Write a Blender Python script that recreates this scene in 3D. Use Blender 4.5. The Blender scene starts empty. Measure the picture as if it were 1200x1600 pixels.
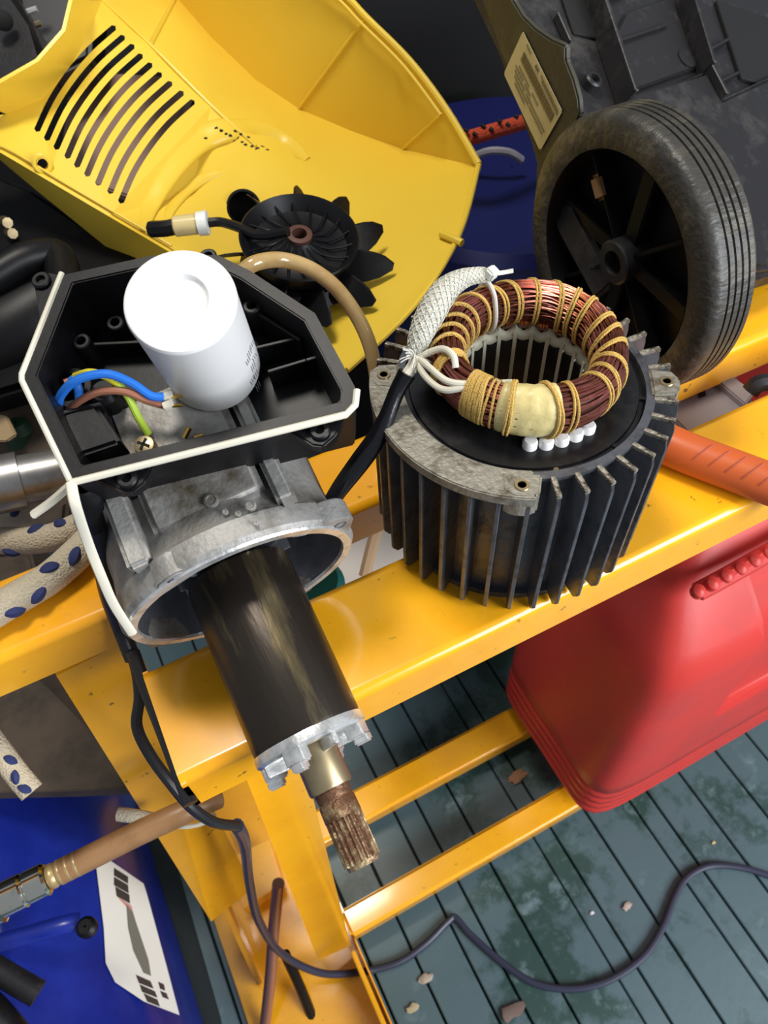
import bpy, bmesh, math, random
import numpy as np
from mathutils import Vector, Matrix, geometry
random.seed(7)
SC = bpy.context.scene
COL = SC.collection
# ------------------------------------------------------------------ camera
RM = np.array([[0.8902460482, 0.3814085164, -0.2489769413],
               [-0.4540781376, 0.7003246898, -0.5507797870],
               [-0.0357074022, 0.6033845146, 0.7966505564]])
CP = np.array([-0.16851404, -0.2082009, 0.34031958])
FP = 1192.63
cam = bpy.data.cameras.new('camera'); camo = bpy.data.objects.new('camera', cam); COL.objects.link(camo)
cam.sensor_fit = 'VERTICAL'; cam.sensor_height = 24; cam.lens = FP / 1600 * 24
cam.clip_start = .01; cam.clip_end = 30
cam.dof.use_dof = True; cam.dof.focus_distance = .36; cam.dof.aperture_fstop = 13
m = Matrix(RM.tolist()).to_4x4(); m.translation = Vector(CP); camo.matrix_world = m
SC.camera = camo
# ------------------------------------------------------------------ light
SC.view_settings.view_transform = 'Standard'; SC.view_settings.look = 'None'
SC.view_settings.gamma = 1; SC.view_settings.use_curve_mapping = False
SC.view_settings.exposure = 0.0
w = bpy.data.worlds.new('world'); SC.world = w; w.use_nodes = True
w.node_tree.nodes['Background'].inputs[0].default_value = (.80, .88, 1, 1)
w.node_tree.nodes['Background'].inputs[1].default_value = .33
def area(name, loc, tgt, sx, sy, power, col):
    l = bpy.data.lights.new(name, 'AREA'); l.shape = 'RECTANGLE'; l.size = sx; l.size_y = sy; l.energy = power; l.color = col
    o = bpy.data.objects.new(name, l); COL.objects.link(o); o.location = loc
    o.rotation_euler = (Vector(tgt) - Vector(loc)).to_track_quat('-Z', 'Y').to_euler(); return o
area('door_daylight', (.78, -1.35, .62), (0, 0, -.25), 1.0, 1.0, 50, (.90, .94, 1))
area('ceiling_lamp', (-.15, .36, 1.55), (-.10, .12, 0), .34, .34, 19, (1, .94, .84))
# ------------------------------------------------------------------ unprojection: pixel of the photograph -> real point
def ray(px, py): return RM @ np.array([(px - 600) / FP, -(py - 800) / FP, -1.])
def PD(px, py, d): return Vector(CP + ray(px, py) * d)
def PA(px, py, ax, v):
    d = ray(px, py); return Vector(CP + d * (v - CP[ax]) / d[ax])
def PN(px, py, o, n):
    d = Vector(ray(px, py)); c = Vector(CP); n = Vector(n); return c + d * ((Vector(o) - c).dot(n) / d.dot(n))
# ------------------------------------------------------------------ materials
MATS = {}
def mat(name, col, rough=.5, metal=0, col2=None, scale=40, lo=.45, hi=.65, bump=0, bscale=200, trans=0, spec=.5, coat=0, emis=None, stretch=None, ior=1.45, alpha=1, detail=6, col3=None, scale3=12, lo3=.55, hi3=.7):
    if name in MATS: return MATS[name]
    M = bpy.data.materials.new(name); M.use_nodes = True; nt = M.node_tree; N = nt.nodes; L = nt.links
    b = N['Principled BSDF']; b.inputs['Base Color'].default_value = (*col, 1)
    b.inputs['Roughness'].default_value = rough; b.inputs['Metallic'].default_value = metal
    b.inputs['Specular IOR Level'].default_value = spec; b.inputs['Coat Weight'].default_value = coat; b.inputs['Coat Roughness'].default_value = .09
    b.inputs['Transmission Weight'].default_value = trans; b.inputs['IOR'].default_value = ior
    tc = N.new('ShaderNodeTexCoord'); mp = N.new('ShaderNodeMapping'); L.new(tc.outputs['Object'], mp.inputs[0])
    if stretch: mp.inputs['Scale'].default_value = stretch
    src = None
    def layer(c_in, c2, sc, lo_, hi_):
        n = N.new('ShaderNodeTexNoise'); n.inputs['Scale'].default_value = sc; n.inputs['Detail'].default_value = detail; n.inputs['Roughness'].default_value = .65
        L.new(mp.outputs[0], n.inputs['Vector'])
        r = N.new('ShaderNodeMapRange'); r.inputs[1].default_value = lo_; r.inputs[2].default_value = hi_; L.new(n.outputs[0], r.inputs[0])
        x = N.new('ShaderNodeMix'); x.data_type = 'RGBA'; L.new(r.outputs[0], x.inputs[0])
        if isinstance(c_in, tuple): x.inputs[6].default_value = (*c_in, 1)
        else: L.new(c_in, x.inputs[6])
        x.inputs[7].default_value = (*c2, 1)
        return x.outputs[2]
    if col2: src = layer(col, col2, scale, lo, hi)
    if col3: src = layer(src or col, col3, scale3, lo3, hi3)
    if src: L.new(src, b.inputs['Base Color'])
    if bump:
        n = N.new('ShaderNodeTexNoise'); n.inputs['Scale'].default_value = bscale; n.inputs['Detail'].default_value = 4; L.new(mp.outputs[0], n.inputs['Vector'])
        bp = N.new('ShaderNodeBump'); bp.inputs['Strength'].default_value = bump; bp.inputs['Distance'].default_value = .002
        L.new(n.outputs[0], bp.inputs['Height']); L.new(bp.outputs[0], b.inputs['Normal'])
    MATS[name] = M; return M
paint = mat('yellow_paint', (.93, .43, .010), .24, col2=(.13, .08, .02), scale=120, lo=.645, hi=.70, coat=.5, bump=.03, bscale=25, col3=(.84, .35, .007), scale3=9, lo3=.45, hi3=.7)
hoodm = mat('yellow_plastic', (.76, .52, .048), .36, col2=(.12, .07, .02), scale=120, lo=.74, hi=.78, spec=.45)
black = mat('black_plastic', (.005, .005, .006), .42, col2=(.016, .015, .014), scale=60, lo=.55, hi=.85, spec=.28, bump=.03, bscale=300)
blackd = mat('dusty_black_plastic', (.014, .013, .014), .45, col2=(.075, .068, .062), scale=35, lo=.52, hi=.85, bump=.2, bscale=150)
olive = mat('grimy_black_plastic', (.040, .036, .022), .55, col2=(.10, .09, .06), scale=40, lo=.5, hi=.85, bump=.2)
gloss = mat('black_sleeve', (.006, .006, .008), .22, bump=.25, bscale=90)
cable = mat('black_cable', (.012, .012, .014), .4)
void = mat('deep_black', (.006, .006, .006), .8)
cast = mat('cast_aluminium', (.31, .30, .28), .55, .35, col2=(.075, .058, .036), scale=32, lo=.45, hi=.68, bump=.25, bscale=380)
castin = mat('machined_aluminium', (.30, .32, .36), .33, .8, col2=(.10, .10, .11), scale=20, lo=.4, hi=.8, bump=.2, bscale=150)
rimm = mat('pitted_aluminium', (.27, .25, .205), .5, .4, col2=(.10, .085, .06), scale=110, lo=.48, hi=.66, bump=.35, bscale=400)
finm = mat('fin_aluminium', (.135, .14, .155), .34, .6, col2=(.02, .02, .02), scale=60, lo=.5, hi=.75, bump=.3, bscale=150)
fintop = mat('fin_edge_aluminium', (.34, .31, .25), .5, .5, col2=(.05, .04, .03), scale=160, lo=.46, hi=.6, bump=.5, bscale=400)
enamel = mat('black_lamination', (.010, .010, .011), .3, .1, col2=(.035, .033, .03), scale=70, lo=.5, hi=.8)
lamin = mat('steel_lamination', (.045, .036, .028), .33, .7, col2=(.25, .19, .09), scale=60, lo=.50, hi=.72, stretch=(1.2, .10, .5), bump=.1, bscale=400)
steel = mat('worn_steel', (.42, .33, .19), .34, .85, col2=(.22, .16, .09), scale=50, lo=.5, hi=.75)
rust = mat('rusty_steel', (.15, .075, .04), .45, .6, col2=(.40, .31, .17), scale=60, lo=.5, hi=.62, bump=.6, bscale=300)
silver = mat('bright_aluminium', (.80, .80, .78), .3, .7, col2=(.5, .5, .48), scale=90, lo=.45, hi=.65, bump=.3)
chrome = mat('chrome', (.72, .70, .60), .14, 1, col2=(.3, .28, .2), scale=40, lo=.55, hi=.75)
white = mat('white_plastic', (.82, .81, .79), .35, spec=.5)
cream = mat('cream_rubber', (.66, .62, .50), .55)
ivory = mat('ivory_insulation', (.62, .60, .46), .5)
nylon = mat('white_nylon', (.72, .72, .66), .4)
braid = mat('braided_white_sleeve', (.70, .68, .58), .8, bump=1, bscale=900)
copper = mat('enamelled_copper', (.18, .05, .022), .26, .85, col2=(.46, .16, .13), scale=30, lo=.46, hi=.64, coat=.3)
copperd = mat('dark_copper_core', (.05, .012, .006), .5, .5)
lacem = mat('golden_lacing_thread', (.82, .52, .13), .5, bump=1, bscale=1500)
tapem = mat('masking_tape', (.66, .55, .25), .4, bump=.8, bscale=70, col2=(.56, .45, .18), scale=60)
bluew = mat('blue_wire', (.02, .16, .62), .35)
brownw = mat('brown_wire', (.30, .12, .07), .4)
greenw = mat('green_yellow_wire', (.45, .62, .06), .35)
yellw = mat('yellow_wire', (.72, .62, .04), .35)
purple = mat('purple_wire', (.42, .12, .38), .35)
brass = mat('brass', (.75, .48, .12), .25, 1)
tanhose = mat('clear_tan_hose', (.46, .31, .13), .16, spec=.7, coat=.5, col2=(.36, .22, .08), scale=30)
brownhose = mat('brown_rubber_hose', (.28, .15, .065), .38, col2=(.20, .10, .04), scale=30)
redm = mat('red_polythene', (.58, .040, .030), .46, col2=(.46, .042, .036), scale=12, lo=.45, hi=.75, bump=.12, bscale=40, spec=.5)
bluem = mat('blue_polythene', (.008, .018, .20), .26, col2=(.014, .03, .28), scale=8, bump=.06, bscale=20)
orangem = mat('orange_rubber', (.56, .105, .022), .42, col2=(.50, .10, .03), scale=14, lo=.45, hi=.7)
rubber = mat('worn_tyre', (.040, .037, .031), .45, col2=(.15, .13, .09), scale=50, lo=.50, hi=.78, stretch=(.3, 1, 1), bump=.5, bscale=300)
floorm = mat('green_painted_wood', (.080, .130, .142), .40, col2=(.024, .060, .050), scale=9, lo=.52, hi=.60, bump=.2, bscale=60, col3=(.17, .25, .27), scale3=18, lo3=.58, hi3=.72)
dirt = mat('gap_dirt', (.016, .012, .010), .9)
walld = mat('dark_wall', (.012, .011, .010), .8)
ropem = mat('rope_white', (.54, .46, .33), .85, bump=1, bscale=700)
navy = mat('navy_fleck', (.02, .03, .11), .8)
pipem = mat('grey_pipe', (.40, .39, .38), .32, .8, col2=(.24, .22, .2), scale=20)
card = mat('cardboard', (.36, .24, .14), .8)
greym = mat('grey_steel', (.30, .29, .33), .45, .3)
paper = mat('label_paper', (.74, .70, .62), .5)
paperg = mat('yellowed_label', (.60, .50, .24), .5, col2=(.52, .42, .18), scale=30)
ink = mat('ink', (.05, .035, .03), .6)
inkg = mat('faded_ink', (.20, .15, .06), .6)
teal = mat('teal_plastic', (.01, .20, .17), .4)
cordm = mat('blue_grey_cord', (.030, .034, .060), .38)
glassy = mat('amber_filter', (.60, .48, .22), .2, col2=(.55, .42, .2), scale=60)
woodm = mat('grimy_wood', (.085, .06, .04), .7, col2=(.04, .03, .02), scale=15)
leafm = mat('dry_leaf', (.34, .18, .10), .8)
# ------------------------------------------------------------------ object helpers
def base_of(p):
    while p is not None and p.parent: p = p.parent
    return Vector(p['_b']) if p is not None and '_b' in p else Vector((0, 0, 0))
def tag(o, label=None, cat=None, group=None, kind=None):
    if label: o['label'] = label
    if cat: o['category'] = cat
    if group: o['group'] = group
    if kind: o['kind'] = kind
    return o
def thing(name, label, cat, loc=(0, 0, 0), group=None):
    o = bpy.data.objects.new(name, None); COL.objects.link(o); o.empty_display_size = .02; o.location = loc; o['_b'] = tuple(loc)
    return tag(o, label, cat, group)
def link(name, bm, material, parent=None, smooth=True, label=None, ang=35, wn=False):
    if isinstance(bm, bpy.types.Mesh): me = bm
    else:
        bmesh.ops.recalc_face_normals(bm, faces=bm.faces)
        me = bpy.data.meshes.new(name)
        if parent is None:
            c = [v.co for v in bm.verts]; mn = Vector((min(v.x for v in c), min(v.y for v in c), min(v.z for v in c))); mx = Vector((max(v.x for v in c), max(v.y for v in c), max(v.z for v in c)))
            b = Vector(((mn.x + mx.x) / 2, (mn.y + mx.y) / 2, mn.z))
        else: b = base_of(parent)
        bmesh.ops.translate(bm, verts=bm.verts, vec=-b); bm.to_mesh(me); bm.free()
    me.materials.clear(); me.materials.append(material)
    o = bpy.data.objects.new(name, me); COL.objects.link(o)
    if smooth:
        me.shade_smooth()
        try: me.set_sharp_from_angle(angle=math.radians(ang))
        except Exception: pass
        if wn: md = o.modifiers.new('wn', 'WEIGHTED_NORMAL'); md.keep_sharp = True
    if parent is None: o.location = b; o['_b'] = tuple(b)
    else: o.parent = parent
    if label: o['label'] = label
    return o
class Fr:
    def __init__(s, o, z, x=None):
        s.o = Vector(o); s.z = Vector(z).normalized()
        if x is None: x = Vector((1, 0, 0)) if abs(s.z.x) < .9 else Vector((0, 1, 0))
        x = Vector(x); x = (x - s.z * x.dot(s.z)).normalized(); s.x = x; s.y = s.z.cross(x)
    def w(s, x, y, z): return s.o + s.x * x + s.y * y + s.z * z
W0 = Fr((0, 0, 0), (0, 0, 1), (1, 0, 0))
def catmull(pts, k=6, closed=False):
    P = [Vector(p) for p in pts]; n = len(P); out = []
    if n == 2 and not closed: return P
    for i in range(n if closed else n - 1):
        g = lambda j: P[j % n] if closed else P[max(0, min(n - 1, j))]
        p0, p1, p2, p3 = g(i - 1), g(i), g(i + 1), g(i + 2)
        for s in range(k):
            t = s / k
            out.append(.5 * ((2 * p1) + (p2 - p0) * t + (2 * p0 - 5 * p1 + 4 * p2 - p3) * t * t + (3 * p1 - p0 - 3 * p2 + p3) * t ** 3))
    if not closed: out.append(P[-1])
    return out
def add_tube(bm, pts, r, seg=8, smooth=True, closed=False, k=6, flat=1, up=None):
    P = catmull(pts, k, closed) if smooth else [Vector(p) for p in pts]
    n = len(P); rings = []; nrm = None
    for i, p in enumerate(P):
        t = (P[(i + 1) % n] - P[i - 1]) if closed else (P[min(n - 1, i + 1)] - P[max(0, i - 1)])
        if t.length < 1e-9: t = Vector((0, 0, 1))
        t.normalize()
        if up is not None: nrm = Vector(up)
        elif nrm is None: nrm = Vector((0, 0, 1)) if abs(t.z) < .9 else Vector((1, 0, 0))
        nn = nrm - t * nrm.dot(t)
        if nn.length < 1e-6: nn = Vector((1, 0, 0)).cross(t)
        nrm = nn.normalized(); b = t.cross(nrm)
        rr = r(i / (n - 1)) if callable(r) else r
        rings.append([bm.verts.new(p + nrm * (math.cos(a) * rr * flat) + b * (math.sin(a) * rr)) for a in [2 * math.pi * j / seg for j in range(seg)]])
    for i in range(n if closed else n - 1):
        A = rings[i]; B = rings[(i + 1) % n]
        for j in range(seg): bm.faces.new((A[j], A[(j + 1) % seg], B[(j + 1) % seg], B[j]))
    if not closed: bm.faces.new(rings[0][::-1]); bm.faces.new(rings[-1])
    return bm
def tube(name, pts, r, material, parent=None, label=None, **kw): return link(name, add_tube(bmesh.new(), pts, r, **kw), material, parent, label=label)
def add_lathe(bm, prof, fr, seg=48, a0=0, a1=2 * math.pi, sx=1, sy=1):
    full = abs(a1 - a0 - 2 * math.pi) < 1e-6; cnt = seg if full else seg + 1; rings = []
    for r, z in prof:
        rings.append([bm.verts.new(fr.w(r * sx * math.cos(a0 + (a1 - a0) * j / seg), r * sy * math.sin(a0 + (a1 - a0) * j / seg), z)) for j in range(cnt)])
    for A, B in zip(rings, rings[1:]):
        for j in range(seg):
            bm.faces.new((A[j], A[(j + 1) % cnt], B[(j + 1) % cnt], B[j]))
    return bm, rings
def lathe(name, prof, fr, material, parent=None, seg=48, cap=True, label=None, **kw):
    bm = bmesh.new(); _, R_ = add_lathe(bm, prof, fr, seg, **kw)
    if cap and not kw:
        if prof[0][0] > 1e-6: bm.faces.new(R_[0][::-1])
        if prof[-1][0] > 1e-6: bm.faces.new(R_[-1])
    bmesh.ops.remove_doubles(bm, verts=bm.verts, dist=1e-6)
    return link(name, bm, material, parent, label=label)
def add_prism(bm, poly, fr, z0, z1):
    a = [bm.verts.new(fr.w(x, y, z0)) for x, y in poly]; b = [bm.verts.new(fr.w(x, y, z1)) for x, y in poly]; n = len(poly)
    bm.faces.new(a[::-1]); bm.faces.new(b)
    for i in range(n): bm.faces.new((a[i], a[(i + 1) % n], b[(i + 1) % n], b[i]))
    return bm
def add_slab(bm, pts, vec):
    a = [bm.verts.new(Vector(p)) for p in pts]; b = [bm.verts.new(Vector(p) + Vector(vec)) for p in pts]; n = len(pts)
    bm.faces.new(a[::-1]); bm.faces.new(b)
    for i in range(n): bm.faces.new((a[i], a[(i + 1) % n], b[(i + 1) % n], b[i]))
    return bm
def bev(bm, w_, s=2):
    bmesh.ops.recalc_face_normals(bm, faces=bm.faces)
    ed = [e for e in bm.edges if len(e.link_faces) == 2 and e.calc_face_angle(0) > .5]
    bmesh.ops.bevel(bm, geom=ed, offset=w_, segments=s, affect='EDGES', clamp_overlap=True); return bm
def prism(name, poly, fr, z0, z1, material, parent=None, b=0, label=None):
    bm = add_prism(bmesh.new(), poly, fr, z0, z1)
    if b: bev(bm, b)
    return link(name, bm, material, parent, label=label, wn=b > 0)
def slab(name, pts, vec, material, parent=None, b=0, label=None):
    bm = add_slab(bmesh.new(), pts, vec)
    if b: bev(bm, b)
    return link(name, bm, material, parent, label=label, wn=b > 0)
def add_box(bm, fr, x0, x1, y0, y1, z0, z1): return add_prism(bm, [(x0, y0), (x1, y0), (x1, y1), (x0, y1)], fr, z0, z1)
def box(name, fr, x0, x1, y0, y1, z0, z1, material, parent=None, b=.001, label=None):
    bm = add_box(bmesh.new(), fr, x0, x1, y0, y1, z0, z1)
    if b: bev(bm, b)
    return link(name, bm, material, parent, label=label, wn=b > 0)
def boolean(o, cutters, op='DIFFERENCE'):
    for c in cutters:
        md = o.modifiers.new('b', 'BOOLEAN'); md.operation = op; md.object = c; md.solver = 'EXACT'
    dg = bpy.context.evaluated_depsgraph_get(); me = bpy.data.meshes.new_from_object(o.evaluated_get(dg))
    o.modifiers.clear(); o.data = me
    for c in cutters: bpy.data.objects.remove(c)
    me.shade_smooth(); me.set_sharp_from_angle(angle=math.radians(32)); return o
def cutter(bm):
    bmesh.ops.recalc_face_normals(bm, faces=bm.faces); me = bpy.data.meshes.new('c'); bm.to_mesh(me); bm.free()
    o = bpy.data.objects.new('c', me); COL.objects.link(o); return o
def flat_patch(bm, pts, n, t=.0004):
    return add_slab(bm, pts, Vector(n) * t)
def rect_tube(fr, x0, x1, y0, y1, z0, z1): return add_box(bmesh.new(), fr, x0, x1, y0, y1, z0, z1)
PI = math.pi
FZ = -.75
# ------------------------------------------------------------------ setting
fl = box('floor', W0, -1.6, 1.6, -1.2, 1.6, FZ - .05, FZ - .012, dirt, None, b=0); fl['kind'] = 'structure'
lines = [-.162, -.109, -.052, -.018, .031, .1, .127, .181, .243, .272, .328, .394]
xs = [-.162 - .055 * k for k in range(14, 0, -1)] + lines + [.394 + .056 * k for k in range(1, 12)]
for i, (a, b_) in enumerate(zip(xs, xs[1:])):
    gap = .0028 if abs(a - .1) > .001 else .001
    bm = add_box(bmesh.new(), W0, a + gap / 2, b_ - .0014, -1.0, 1.3, FZ - .012, FZ - random.uniform(0, .0008)); bev(bm, .0012, 1)
    link('plank', bm, floorm, fl)
wb = box('wall_back', W0, -1.6, 1.6, 1.32, 1.36, FZ, .9, walld, None, b=0); wb['kind'] = 'structure'
# ------------------------------------------------------------------ workbench
bench = thing('workbench', 'yellow painted steel workbench of two long rails on splayed legs', 'workbench', (0, 0, FZ))
def rail(name, x0, x1, y0, y1, z0, z1, lab):
    # folded steel channel open underneath, rounded outer folds
    bm = bmesh.new(); t = .0025
    R_ = .0055; arc = lambda cy, cz, rr, a0, a1: [(cy + rr * math.cos(math.radians(a0 + (a1 - a0) * i / 7)), cz + rr * math.sin(math.radians(a0 + (a1 - a0) * i / 7))) for i in range(8)]
    prof = [(y0, z0)] + arc(y0 + R_, z1 - R_, R_, 180, 90) + arc(y1 - R_, z1 - R_, R_, 90, 0) + [(y1, z0), (y1 - t, z0)] + arc(y1 - R_, z1 - R_, R_ - t, 0, 90) + arc(y0 + R_, z1 - R_, R_ - t, 90, 180) + [(y0 + t, z0)]
    fr = Fr((0, 0, 0), (1, 0, 0), (0, 1, 0))
    a_ = [bm.verts.new(fr.w(y, z, x0)) for y, z in prof]; b_ = [bm.verts.new(fr.w(y, z, x1)) for y, z in prof]; n = len(prof)
    for i in range(n): bm.faces.new((a_[i], a_[(i + 1) % n], b_[(i + 1) % n], b_[i]))
    h = n // 2
    for V_ in (a_, b_):
        for i in range(h - 1): bm.faces.new((V_[i], V_[i + 1], V_[n - 2 - i], V_[n - 1 - i]))
    return link(name, bm, paint, bench, label=lab, ang=65, wn=True)
rail('front_rail', -.211, .62, -.065, -.003, -.031, 0, 'front rail')
rail('rear_rail', -.75, .62, .0365, .087, -.031, 0, 'rear rail')
# sloping end of the front rail is closed by a plate
slab('end_plate', [(-.211, -.065, -.031), (-.211, -.065, -.002), (-.211, -.003, -.002), (-.211, -.003, -.031)], (.0025, 0, 0), paint, bench)
# front leg (pressed channel, vertical) and its flanges
def leg(name, tl, tr, bl, br, back, lab):
    t, f_ = .003, .032
    bm = bmesh.new()
    add_slab(bm, [tl, tr, br, bl], (0, t, 0))
    q = Vector((0, t + .0001, 0))
    add_slab(bm, [tl + q, bl + q, bl + q + Vector((t, 0, 0)), tl + q + Vector((t, 0, 0))], (0, f_, 0))
    add_slab(bm, [tr + q, br + q, br + q - Vector((t, 0, 0)), tr + q - Vector((t, 0, 0))], (0, f_, 0))
    return link(name, bm, paint, bench, label=lab)
leg('leg', PA(378, 1200, 1, -.05), PA(467, 1160, 1, -.05), PA(497, 1500, 1, -.05), PA(548, 1478, 1, -.05), 1, 'front leg')
TL, TR = Vector((-.258, .045, -.03)), Vector((-.214, .045, -.03))
TL = PA(88, 1056, 1, .045); TR = PA(200, 1000, 1, .045)
# rear leg leans towards the front foot
BL = PA(352, 1450, 1, .03); BR = PA(425, 1425, 1, .03)
BL = PA(330, 1440, 2, -.6); BR = PA(400, 1400, 2, -.6)
BR = Vector((BR.x, BL.y + .01, BR.z))
bm = bmesh.new(); add_slab(bm, [TL, TR, BR, BL], (0, .003, .001)); Q_ = Vector((0, .0032, .0012)); add_slab(bm, [TL + Q_, BL + Q_, BL + Q_ + Vector((.003, 0, 0)), TL + Q_ + Vector((.003, 0, 0))], (0, .03, .005)); add_slab(bm, [TR + Q_, BR + Q_, BR + Q_ - Vector((.003, 0, 0)), TR + Q_ - Vector((.003, 0, 0))], (0, .03, .005))
link('leg', bm, paint, bench, label='leaning rear leg')
# crossbars (rolled channels) between the feet
def crossbar(y0, y1, z1, x1=.62):
    bm = bmesh.new(); add_box(bm, W0, -.170, x1, y0, y1, z1 - .03, z1); bev(bm, .004, 3); link('crossbar', bm, paint, bench, wn=True, ang=60)
yb = PA(555, 1462, 2, -.69).y; yb2 = PA(530, 1423, 2, -.69).y; crossbar(yb, yb2, -.69)
yc = PA(503, 1318, 2, -.69).y; yc2 = PA(487, 1268, 2, -.69).y; crossbar(yc, yc2, -.69)
# side foot: wide channel on the floor with upright lips
foot = box('foot', W0, -.318, -.166, -.42, .28, FZ, -.742, paint, bench, b=.001, label='base plate')
box('foot_lip', W0, -.178, -.172, -.42, -.056, -.742, -.700, paint, bench, b=.001)
box('foot_lip', W0, -.166 - .002, -.166, -.42, .2, -.742, -.715, paint, bench, b=.0005)
slab('brace', [PA(332, 1390, 2, -.62), PA(342, 1388, 2, -.62), PA(410, 1535, 2, -.70), PA(402, 1540, 2, -.70)], (0, 0, -.05), paint, bench, b=.0008)
slab('gusset', [PA(350, 1345, 2, -.69), PA(420, 1310, 2, -.69), PA(440, 1380, 2, -.69), PA(380, 1420, 2, -.69)], (0, 0, -.03), paint, bench, b=.001)
# ------------------------------------------------------------------ stator
st = thing('motor_stator', 'finned aluminium motor stator with copper winding standing upright across yellow rails', 'motor', (0, 0, 0))
H = .0936
lathe('barrel', [(.0575, .0005), (.0575, H - .002), (.0595, H - .002), (.0595, H), (.0556, H), (.0556, H - .008), (.034, H - .008), (.0335, .0005)], W0, finm, st, 96, cap=False)
lathe('base_ring', [(.0335, .0), (.061, .0), (.061, .004), (.0335, .004)], W0, finm, st, 72, cap=False)
# fins: one mesh, 36 objects
bm = bmesh.new(); t = .0010
add_prism(bm, [(.0565, .002), (.0675, 0), (.0702, .004), (.0706, H - .006), (.0695, H - .001), (.0565, H - .001)], Fr((0, 0, 0), (0, -1, 0), (1, 0, 0)), -t, t)
bev(bm, .0003, 1); fm = None
for k in range(36):
    a = math.radians(-91 + 10 * k)
    if fm is None:
        o = link('cooling_fin', bm, finm, st, ang=30); fm = o.data
    else:
        o = bpy.data.objects.new('cooling_fin', fm); COL.objects.link(o); o.parent = st
    o.rotation_euler = (0, 0, a)
# pitted top edges of the free fins
bm = bmesh.new()
add_box(bm, W0, .059, .0696, -.0011, .0011, H - .0014, H + .0003); fe = None
for k in range(36):
    d = (-91 + 10 * k) % 360
    if 140 < d < 238: continue
    if fe is None: o = link('fin_edge', bm, fintop, st); fe = o.data
    else: o = bpy.data.objects.new('fin_edge', fe); COL.objects.link(o); o.parent = st
    o.rotation_euler = (0, 0, math.radians(-91 + 10 * k))
# part flange on the left and the four screw lugs
bm = bmesh.new(); N_ = 40; a0, a1 = math.radians(146), math.radians(241)
ins = [(.0556 * math.cos(a0 + (a1 - a0) * i / N_), .0556 * math.sin(a0 + (a1 - a0) * i / N_)) for i in range(N_ + 1)]
outs = [(.0712 * math.cos(a0 + (a1 - a0) * i / N_), .0712 * math.sin(a0 + (a1 - a0) * i / N_)) for i in range(N_ + 1)]
va = [[bm.verts.new((x, y, z)) for x, y in ins] for z in (H - .0045, H + .0012)]; vb = [[bm.verts.new((x, y, z)) for x, y in outs] for z in (H - .0045, H + .0012)]
for i in range(N_):
    bm.faces.new((va[1][i], vb[1][i], vb[1][i + 1], va[1][i + 1])); bm.faces.new((va[0][i], va[0][i + 1], vb[0][i + 1], vb[0][i]))
    bm.faces.new((vb[0][i], vb[0][i + 1], vb[1][i + 1], vb[1][i])); bm.faces.new((va[0][i], va[1][i], va[1][i + 1], va[0][i + 1]))
for i in (0, N_): bm.faces.new((va[0][i], vb[0][i], vb[1][i], va[1][i]))
link('flange', bev(bm, .0006, 2), rimm, st, label='pitted grey flange')
for ad in (-123.8, -31.8, 58, 149.5):
    a = math.radians(ad); fr = Fr((.0645 * math.cos(a), .0645 * math.sin(a), 0), (0, 0, 1), (math.cos(a), math.sin(a), 0))
    bm = add_prism(bmesh.new(), [(-.007, -.0085), (.0035, -.0075), (.0062, -.003), (.0062, .003), (.0035, .0075), (-.007, .0085)], fr, H - .012, H + .0016); bev(bm, .001)
    lug = link('screw_lug', bm, rimm, st)
    lathe('screw_hole', [(.0033, H + .0017), (.0030, H + .0022), (.0019, H + .0022), (.0018, H + .0016), (0, H + .0016)], fr, steel, lug, 20, cap=False)
lathe('end_disc', [(.0330, H - .012), (.0330, H - .0018), (.036, H - .0012), (.0525, H - .0012), (.0530, H - .0025), (.0548, H - .0028), (.0550, H - .010)], W0, enamel, st, 96, cap=False, label='black lamination disc')
for ad in (-108, -76, -40, 20):
    a = math.radians(ad); box('disc_notch', Fr((.0538 * math.cos(a), .0538 * math.sin(a), 0), (0, 0, 1), (math.cos(a), math.sin(a), 0)), -.0012, .0016, -.0010, .0010, H - .003, H - .0016, steel if ad == -108 else void, st, b=.0002)
# bore: teeth and cream slot liners
lathe('bore', [(.0318, .001), (.0318, H - .002)], W0, enamel, st, 72, cap=False)
bm = add_box(bmesh.new(), W0, .0298, .0320, -.0009, .0009, .002, H + .002); lm = None
for k in range(24):
    if lm is None: o = link('slot_liner', bm, ivory, st, smooth=False); lm = o.data
    else: o = bpy.data.objects.new('slot_liner', lm); COL.objects.link(o); o.parent = st
    o.rotation_euler = (0, 0, math.radians(15 * k + 4))
bm = add_prism(bmesh.new(), [(.0302 * math.cos(a), .0302 * math.sin(a)) for a in (-.105, -.05, 0, .05, .105)] + [(.0322 * math.cos(a), .0322 * math.sin(a)) for a in (.105, .05, 0, -.05, -.105)], W0, .002, H - .003); tm = None
for k in range(24):
    if tm is None: o = link('stator_tooth', bm, enamel, st); tm = o.data
    else: o = bpy.data.objects.new('stator_tooth', tm); COL.objects.link(o); o.parent = st
    o.rotation_euler = (0, 0, math.radians(15 * k + 11.5))
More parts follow.
